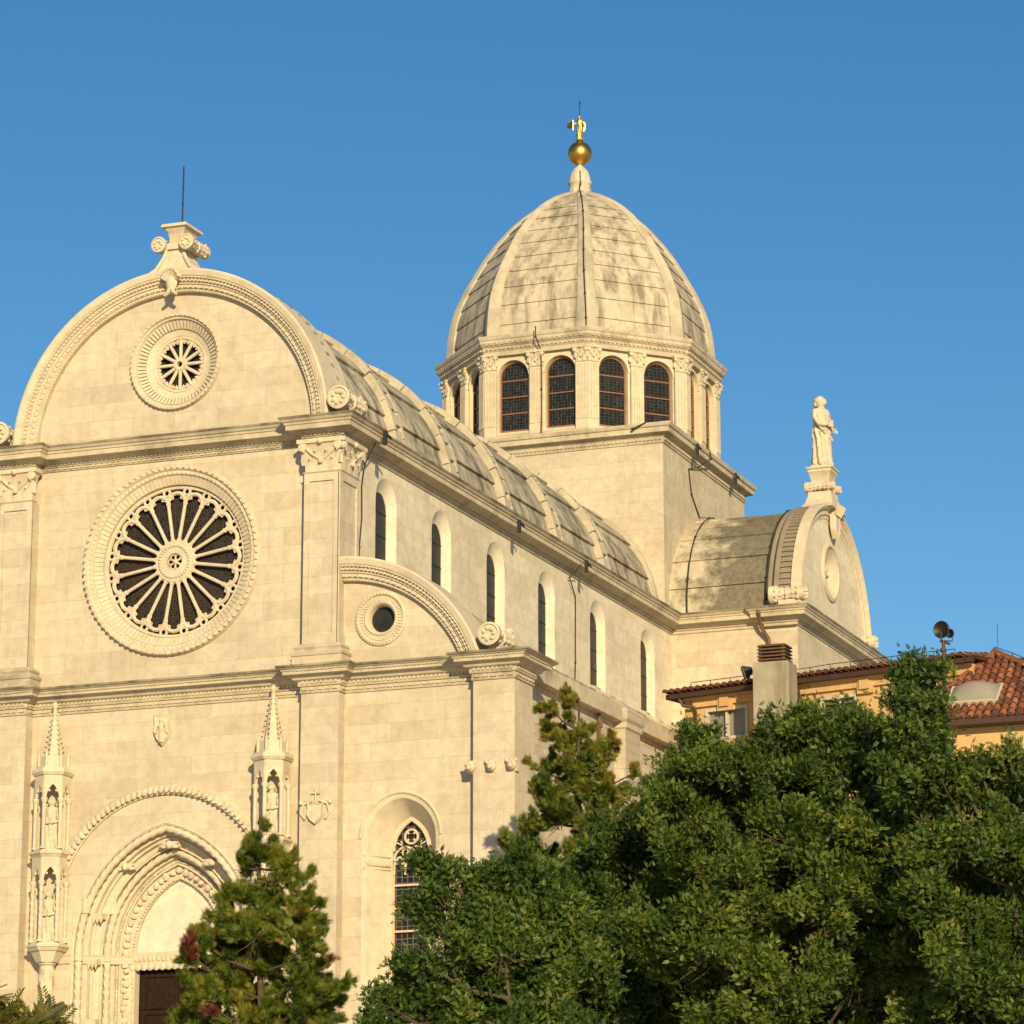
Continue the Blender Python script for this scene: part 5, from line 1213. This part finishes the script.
def foliage(name, clumps, kind, material, parent, per_twig=7, scale=1.0, dens=.05, updir=.45, tint0=.45, tint_var=.26, shell=.45, spread=.04, loose=.75):
    """clumps: (centre, radii, ntwigs, tint shift). Sprays stand in bursts on twigs spread through each clump."""
    T = leaf_template(kind) * scale; nq = len(T); V = []; tints = []
    for c, r, nt_, ts in clumps:
        # branchlets grow out of the clump's heart and bend upwards; twigs sit along them
        r = np.array(r); nb = max(3, int(3 + 14 * r[0])); bd = unit(nb) + np.array([0, 0, .25]); bd /= np.linalg.norm(bd, axis=1, keepdims=True)
        bl = .55 + 1.0 * RNG.random(nb) ** 1.6; bt = .30 * RNG.normal(size=nb) * tint_var; wb = RNG.integers(0, nb, nt_); tt_ = .18 + .82 * RNG.random(nt_) ** .75
        d = bd[wb]; ln = (bl[wb] * tt_)[:, None]
        pos = np.array(c) + d * ln * r + np.array([0, 0, 1.0]) * (.22 * ln ** 2 * r[2]) + RNG.normal(size=(nt_, 3)) * (.10 * r * (1.15 - .6 * tt_[:, None]))
        out = d * .8 + np.array([0, 0, updir]) + .35 * RNG.normal(size=(nt_, 3))
        tw_t = tint0 + ts + tint_var * .55 * RNG.normal(size=nt_) + bt[wb] * 1.6
        P = np.repeat(pos, per_twig, 0) + spread * RNG.normal(size=(nt_ * per_twig, 3)); n = len(P)
        X = np.repeat(out, per_twig, 0); X /= np.linalg.norm(X, axis=1, keepdims=True); X = X + loose * unit(n); X /= np.linalg.norm(X, axis=1, keepdims=True)
        ref = np.array([.20, -.35, .55]) + .75 * RNG.normal(size=(n, 3)); Y = np.cross(ref, X); Y /= np.linalg.norm(Y, axis=1, keepdims=True) + 1e-9; Z = np.cross(X, Y)
        sc = (.75 + .5 * RNG.random(n))[:, None, None, None]
        W = (T[None, :, :, 0:1] * X[:, None, None, :] + T[None, :, :, 1:2] * Y[:, None, None, :] + T[None, :, :, 2:3] * Z[:, None, None, :]) * sc + P[:, None, None, :]
        V.append(W.reshape(-1, 3)); tt = np.repeat(tw_t, per_twig) + tint_var * .5 * RNG.normal(size=n); tints.append(np.clip(np.repeat(tt, nq) + .05 * RNG.normal(size=n * nq), 0, 1))
    V = np.concatenate(V); tints = np.concatenate(tints); nv = len(V); nf = nv // 4
    me = bpy.data.meshes.new(name); me.vertices.add(nv); me.vertices.foreach_set('co', V.astype(np.float32).ravel())
    me.loops.add(nv); me.loops.foreach_set('vertex_index', np.arange(nv, dtype=np.int32)); me.polygons.add(nf)
    me.polygons.foreach_set('loop_start', np.arange(0, nv, 4, dtype=np.int32)); me.polygons.foreach_set('loop_total', np.full(nf, 4, dtype=np.int32))
    me.update(calc_edges=True); me.materials.append(material)
    a = me.attributes.new('tint', 'FLOAT', 'FACE'); a.data.foreach_set('value', tints.astype(np.float32))
    o = bpy.data.objects.new(name, me); COL.objects.link(o); o.parent = parent
    if parent is not None: o.location = -parent.location
    return o
G_LOC = leaf_mat('locust leaf', [(0, (.020, .040, .007)), (.35, (.062, .108, .016)), (.7, (.128, .176, .026)), (1, (.24, .25, .045))], .34)
G_LOC2 = leaf_mat('darker locust leaf', [(0, (.018, .038, .007)), (.4, (.054, .100, .016)), (.75, (.108, .160, .026)), (1, (.20, .225, .04))], .32)
G_CON = leaf_mat('conifer scale leaf', [(0, (.030, .050, .008)), (.45, (.120, .165, .020)), (.72, (.24, .235, .030)), (.9, (.30, .21, .04)), (1, (.30, .15, .04))], .36)
G_DARK = leaf_mat('shade-darkened leaf', [(0, (.010, .020, .005)), (.5, (.034, .056, .010)), (1, (.085, .11, .018))], .25)  # leaf colour darkened to stand in for the shade between the locust crowns
G_RED = leaf_mat('red leaf', [(0, (.06, .012, .008)), (.6, (.13, .028, .015)), (1, (.20, .07, .025))], .25)
G_FRD = leaf_mat('yellow frond', [(0, (.04, .055, .012)), (.4, (.11, .11, .022)), (1, (.34, .25, .055))], .3)
M_BARK = plain('bark', (.085, .062, .042), .9, 0, .35, 9, .2, .8)
def make_tree(name, label, cat, D, base_px, px_clumps, kind, material, dens=.72, per_twig=6, scale=.46, depth=1.15, trunk_r=.14, top=None, group=None, tint0=.47, updir=.45, Dfun=None, tvar=.28, shell=.45, extra=None, rk=1.12):
    """px_clumps: (px, py, r, depth shift, tint shift); each clump gets its own place and depth in the crown"""
    b = at_dist(D, *base_px); g = ground_z(b.x, b.y); base = Vector((b.x, b.y, g)); root = thing(name, base, label, cat, group)
    cl = []; cl2 = []; k = D / FPX * rk
    for it in px_clumps:
        px, py, r = it[:3]; dz = it[3] if len(it) > 3 else random.uniform(-.9, .9) * min(1.6, r * k * 1.3); ts = it[4] if len(it) > 4 else random.uniform(-.10, .10)
        c = at_dist(D + dz, px, py); R = r * k * (1 + dz / D)
        cl.append((tuple(c), (R, R * depth, R * .92), max(3, int(dens * r * r)), ts))
    if kind == 'pinnate':
        for (c, r, nt_, ts) in list(cl):
            for q in range(6):
                d = unit(1)[0]; d[2] = abs(d[2]) * .8 - .15; e = np.array(c) + d * np.array(r) * random.uniform(.8, 1.45); g = random.uniform(.16, .42)
                cl2.append((tuple(e), (r[0] * g, r[1] * g, r[2] * g), max(4, int(nt_ * g * g * .75)), ts + random.uniform(-.12, .12)))
    foliage('crown', [(c, r, int(nt_ * (.58 if kind == 'pinnate' else 1)), ts) for c, r, nt_, ts in cl] + cl2, kind, material, root, per_twig, scale, updir=updir, tint0=tint0, tint_var=tvar, shell=shell, spread=.075 if kind == 'pinnate' else .03, loose=1.0 if kind == 'pinnate' else .42)
    # trunk rising through the crown, limbs to the clumps, twigs inside them
    zs = max(c[0][2] for c in cl); tp = at_dist(D, *(top or base_px)); 
    mb = MB(); tpts = []
    for i in range(13):
        t = i / 12; p = base.lerp(tp, t); p.x += .18 * math.sin(3 * t + D) * t; p.y += .15 * math.sin(4.3 * t) * t; tpts.append(p)
    mb.tube(tpts, trunk_r, 9, True, rend=trunk_r * .14)
    tk = mb.build('trunk', M_BARK, root, 60)
    mb = MB()
    for c, r, nt_, ts in cl:
        c = Vector(c); j = min(range(len(tpts)), key=lambda q: abs(tpts[q].z - (c.z - .55 * abs((c - tpts[q]).xy.length)))); s0 = tpts[j]
        mid = s0.lerp(c, .55) + Vector((random.uniform(-.12, .12), random.uniform(-.12, .12), -.10 * (c - s0).length)); mb.tube([s0, s0.lerp(mid, .5), mid, mid.lerp(c, .6), c], trunk_r * .26, 6, True, rend=.012)
        for q in range(int(4 + 10 * r[0])):
            d = Vector(unit(1)[0]); e = c + Vector((d.x * r[0], d.y * r[1], d.z * r[2])) * .85; st_ = mid.lerp(c, random.uniform(.5, 1)); mb.tube([st_, st_.lerp(e, .5) + Vector((0, 0, -.03)), e], .014, 4, False, rend=.005)
    mb.build('branches', M_BARK, root, 60)
    if extra: foliage('red_leaves', [(tuple(at_dist(D + dz, px, py)), (r * k, r * k, r * k), max(3, int(dens * r * r)), 0) for px, py, r, dz in extra], kind, G_RED, root, per_twig, scale, updir=updir)
    return root
grp = 'locust trees in front of the church'
make_tree('locust_tree', 'broad green locust tree filling the lower right, in front of the apricot house', 'tree', 48, (800, 1300),
  [(702, 768, 22), (742, 772, 28), (782, 742, 22), (800, 722, 14), (835, 755, 24), (812, 765, 24), (862, 770, 24), (824, 735, 20), (848, 718, 14), (866, 735, 18), (888, 760, 22), (675, 806, 22), (722, 818, 38), (785, 795, 38), (842, 785, 36), (790, 838, 38, -1.2), (860, 846, 40, -1.4), (905, 808, 30), (690, 870, 36), (750, 885, 40, -1.0),
   (830, 905, 40, -1.8), (895, 885, 38), (700, 950, 40, -1.5), (765, 945, 30, .6), (790, 1005, 42, -1.9), (860, 978, 40, -1.0), (915, 945, 38), (650, 945, 34), (725, 1030, 45), (830, 1055, 50), (900, 1040, 46), (800, 1130, 70), (755, 850, 50, 1.8), (850, 880, 55, 2.4), (800, 920, 50, 2.4), (700, 900, 50, 2.2), (880, 1010, 55, 2.2), (750, 1000, 50, 2.2)],
  'pinnate', G_LOC, group=grp, top=(800, 770))
make_tree('locust_tree', 'green locust tree cut by the right edge of the picture below the tiled wing', 'tree', 45, (1030, 1300),
  [(957, 768, 10), (978, 765, 9), (1014, 762, 13), (962, 800, 24), (945, 785, 16), (1003, 806, 24), (985, 785, 18), (1034, 795, 26), (952, 850, 30), (1005, 862, 34), (1050, 860, 42), (948, 912, 34), (1000, 930, 38), (1050, 940, 42), (958, 988, 40), (1020, 1004, 42), (1080, 900, 55), (950, 1050, 44), (1010, 1080, 55), (1080, 1020, 55), (1000, 880, 46, 2.0), (980, 970, 50, 2), (1030, 830, 36, 1.8)],
  'pinnate', G_LOC, group=grp, top=(1020, 850))
make_tree('locust_tree', 'low locust tree with spreading sprays in front of the tall aisle window', 'tree', 44, (505, 1300),
  [(425, 868, 13), (433, 894, 16), (416, 912, 12), (452, 874, 9), (474, 890, 11), (440, 928, 13), (494, 876, 18), (520, 892, 26), (482, 920, 20), (468, 955, 24), (406, 970, 11), (428, 966, 15), (382, 1000, 11), (405, 1004, 18), (440, 996, 22), (502, 955, 32), (548, 925, 32), (490, 1004, 36), (552, 988, 38), (440, 1035, 34), (372, 1028, 14), (520, 1060, 55), (540, 950, 40, 1.8), (500, 1015, 44, 1.8)],
  'pinnate', G_LOC2, group=grp, top=(508, 965), rk=1.08)
make_tree('locust_tree', 'slender young locust with bare lower stem, its tip in front of the loudspeaker pole', 'tree', 45.5, (934, 1300),
  [(914, 668, 7), (902, 683, 9), (926, 684, 9), (940, 672, 6), (896, 703, 8), (914, 706, 12), (936, 706, 9), (902, 730, 12), (924, 735, 15), (941, 745, 8), (912, 760, 15), (890, 768, 11), (932, 778, 11), (905, 792, 17), (928, 812, 18)],
  'pinnate', G_LOC2, group=grp, top=(925, 662), trunk_r=.05, dens=.62, scale=.50)
make_tree('locust_tree', 'locust tree between the brown-tipped conifer and the concrete chimney', 'tree', 50, (630, 1300),
  [(672, 772, 12), (690, 735, 9), (712, 742, 11), (700, 752, 10), (656, 798, 15), (640, 826, 17), (668, 830, 20), (610, 855, 26), (645, 874, 28), (585, 895, 30), (625, 928, 34), (580, 954, 34), (600, 1000, 42), (660, 992, 38), (640, 1050, 50), (570, 1040, 44), (610, 905, 40, 1.8), (620, 980, 50, 1.8)],
  'pinnate', G_LOC2, group=grp, top=(650, 806))
make_tree('conifer', 'conifer with round yellow-brown tufts near the corner pier of the cathedral', 'tree', 79.5, (585, 1150),
  [(574, 703, 13, 0, .22), (549, 706, 11, 0, .22), (568, 720, 7, 0, .2), (549, 728, 13, .3, .2), (557, 741, 12, -.3, .12), (585, 731, 7, 0, .3), (578, 743, 12, 0, .15), (611, 745, 12, .2, .3), (603, 755, 12, 0, .25), (588, 752, 12, 0, .15), (575, 764, 19, 0, .05), (600, 768, 16, 0, .15), (552, 775, 18), (575, 790, 26), (605, 795, 24), (545, 800, 18), (560, 820, 30), (600, 830, 32), (635, 820, 16), (636, 772, 7, 0, .45), (580, 870, 45), (620, 880, 40), (540, 870, 35), (580, 950, 60)],
  'scale', G_CON, dens=.75, rk=.95, per_twig=6, scale=.52, top=(576, 700), trunk_r=.16, tint0=.40, updir=.7, shell=.3)
make_tree('conifer', 'pointed green conifer standing in front of the portal, right of the dark door', 'tree', 60, (262, 1250),
  [(262, 826, 5), (254, 842, 8), (274, 846, 8), (262, 858, 10), (244, 868, 11), (284, 868, 11), (268, 880, 16), (238, 893, 14), (298, 888, 13), (262, 905, 24), (318, 905, 7), (228, 915, 15), (300, 915, 20), (255, 935, 30), (215, 940, 14), (305, 945, 24), (195, 938, 7), (230, 960, 26), (275, 970, 34), (200, 962, 14), (316, 975, 18), (240, 995, 36), (300, 1005, 32), (205, 1000, 20), (325, 1000, 14), (260, 1050, 55), (215, 1050, 35), (310, 1055, 35), (260, 1130, 70)],
  'scale', G_CON, dens=.62, rk=1.08, per_twig=6, scale=.50, top=(262, 818), trunk_r=.10, tint0=.43, tvar=.22, updir=.6, shell=.3, extra=[(189, 944, 4, -.3), (195, 951, 3, -.4), (329, 960, 3, -.4), (212, 1012, 3, -.6)])
make_tree('feathery_shrub', 'shrub with drooping yellowish fronds in the lower left corner', 'shrub', 52, (10, 1200),
  [(0, 1034, 10), (20, 1036, 9), (36, 1040, 8), (8, 1056, 18), (50, 1052, 7), (-20, 1044, 18), (20, 1080, 28)],
  'frond', G_FRD, dens=.10, per_twig=4, scale=.62, top=(12, 1015), trunk_r=.06, updir=.35)

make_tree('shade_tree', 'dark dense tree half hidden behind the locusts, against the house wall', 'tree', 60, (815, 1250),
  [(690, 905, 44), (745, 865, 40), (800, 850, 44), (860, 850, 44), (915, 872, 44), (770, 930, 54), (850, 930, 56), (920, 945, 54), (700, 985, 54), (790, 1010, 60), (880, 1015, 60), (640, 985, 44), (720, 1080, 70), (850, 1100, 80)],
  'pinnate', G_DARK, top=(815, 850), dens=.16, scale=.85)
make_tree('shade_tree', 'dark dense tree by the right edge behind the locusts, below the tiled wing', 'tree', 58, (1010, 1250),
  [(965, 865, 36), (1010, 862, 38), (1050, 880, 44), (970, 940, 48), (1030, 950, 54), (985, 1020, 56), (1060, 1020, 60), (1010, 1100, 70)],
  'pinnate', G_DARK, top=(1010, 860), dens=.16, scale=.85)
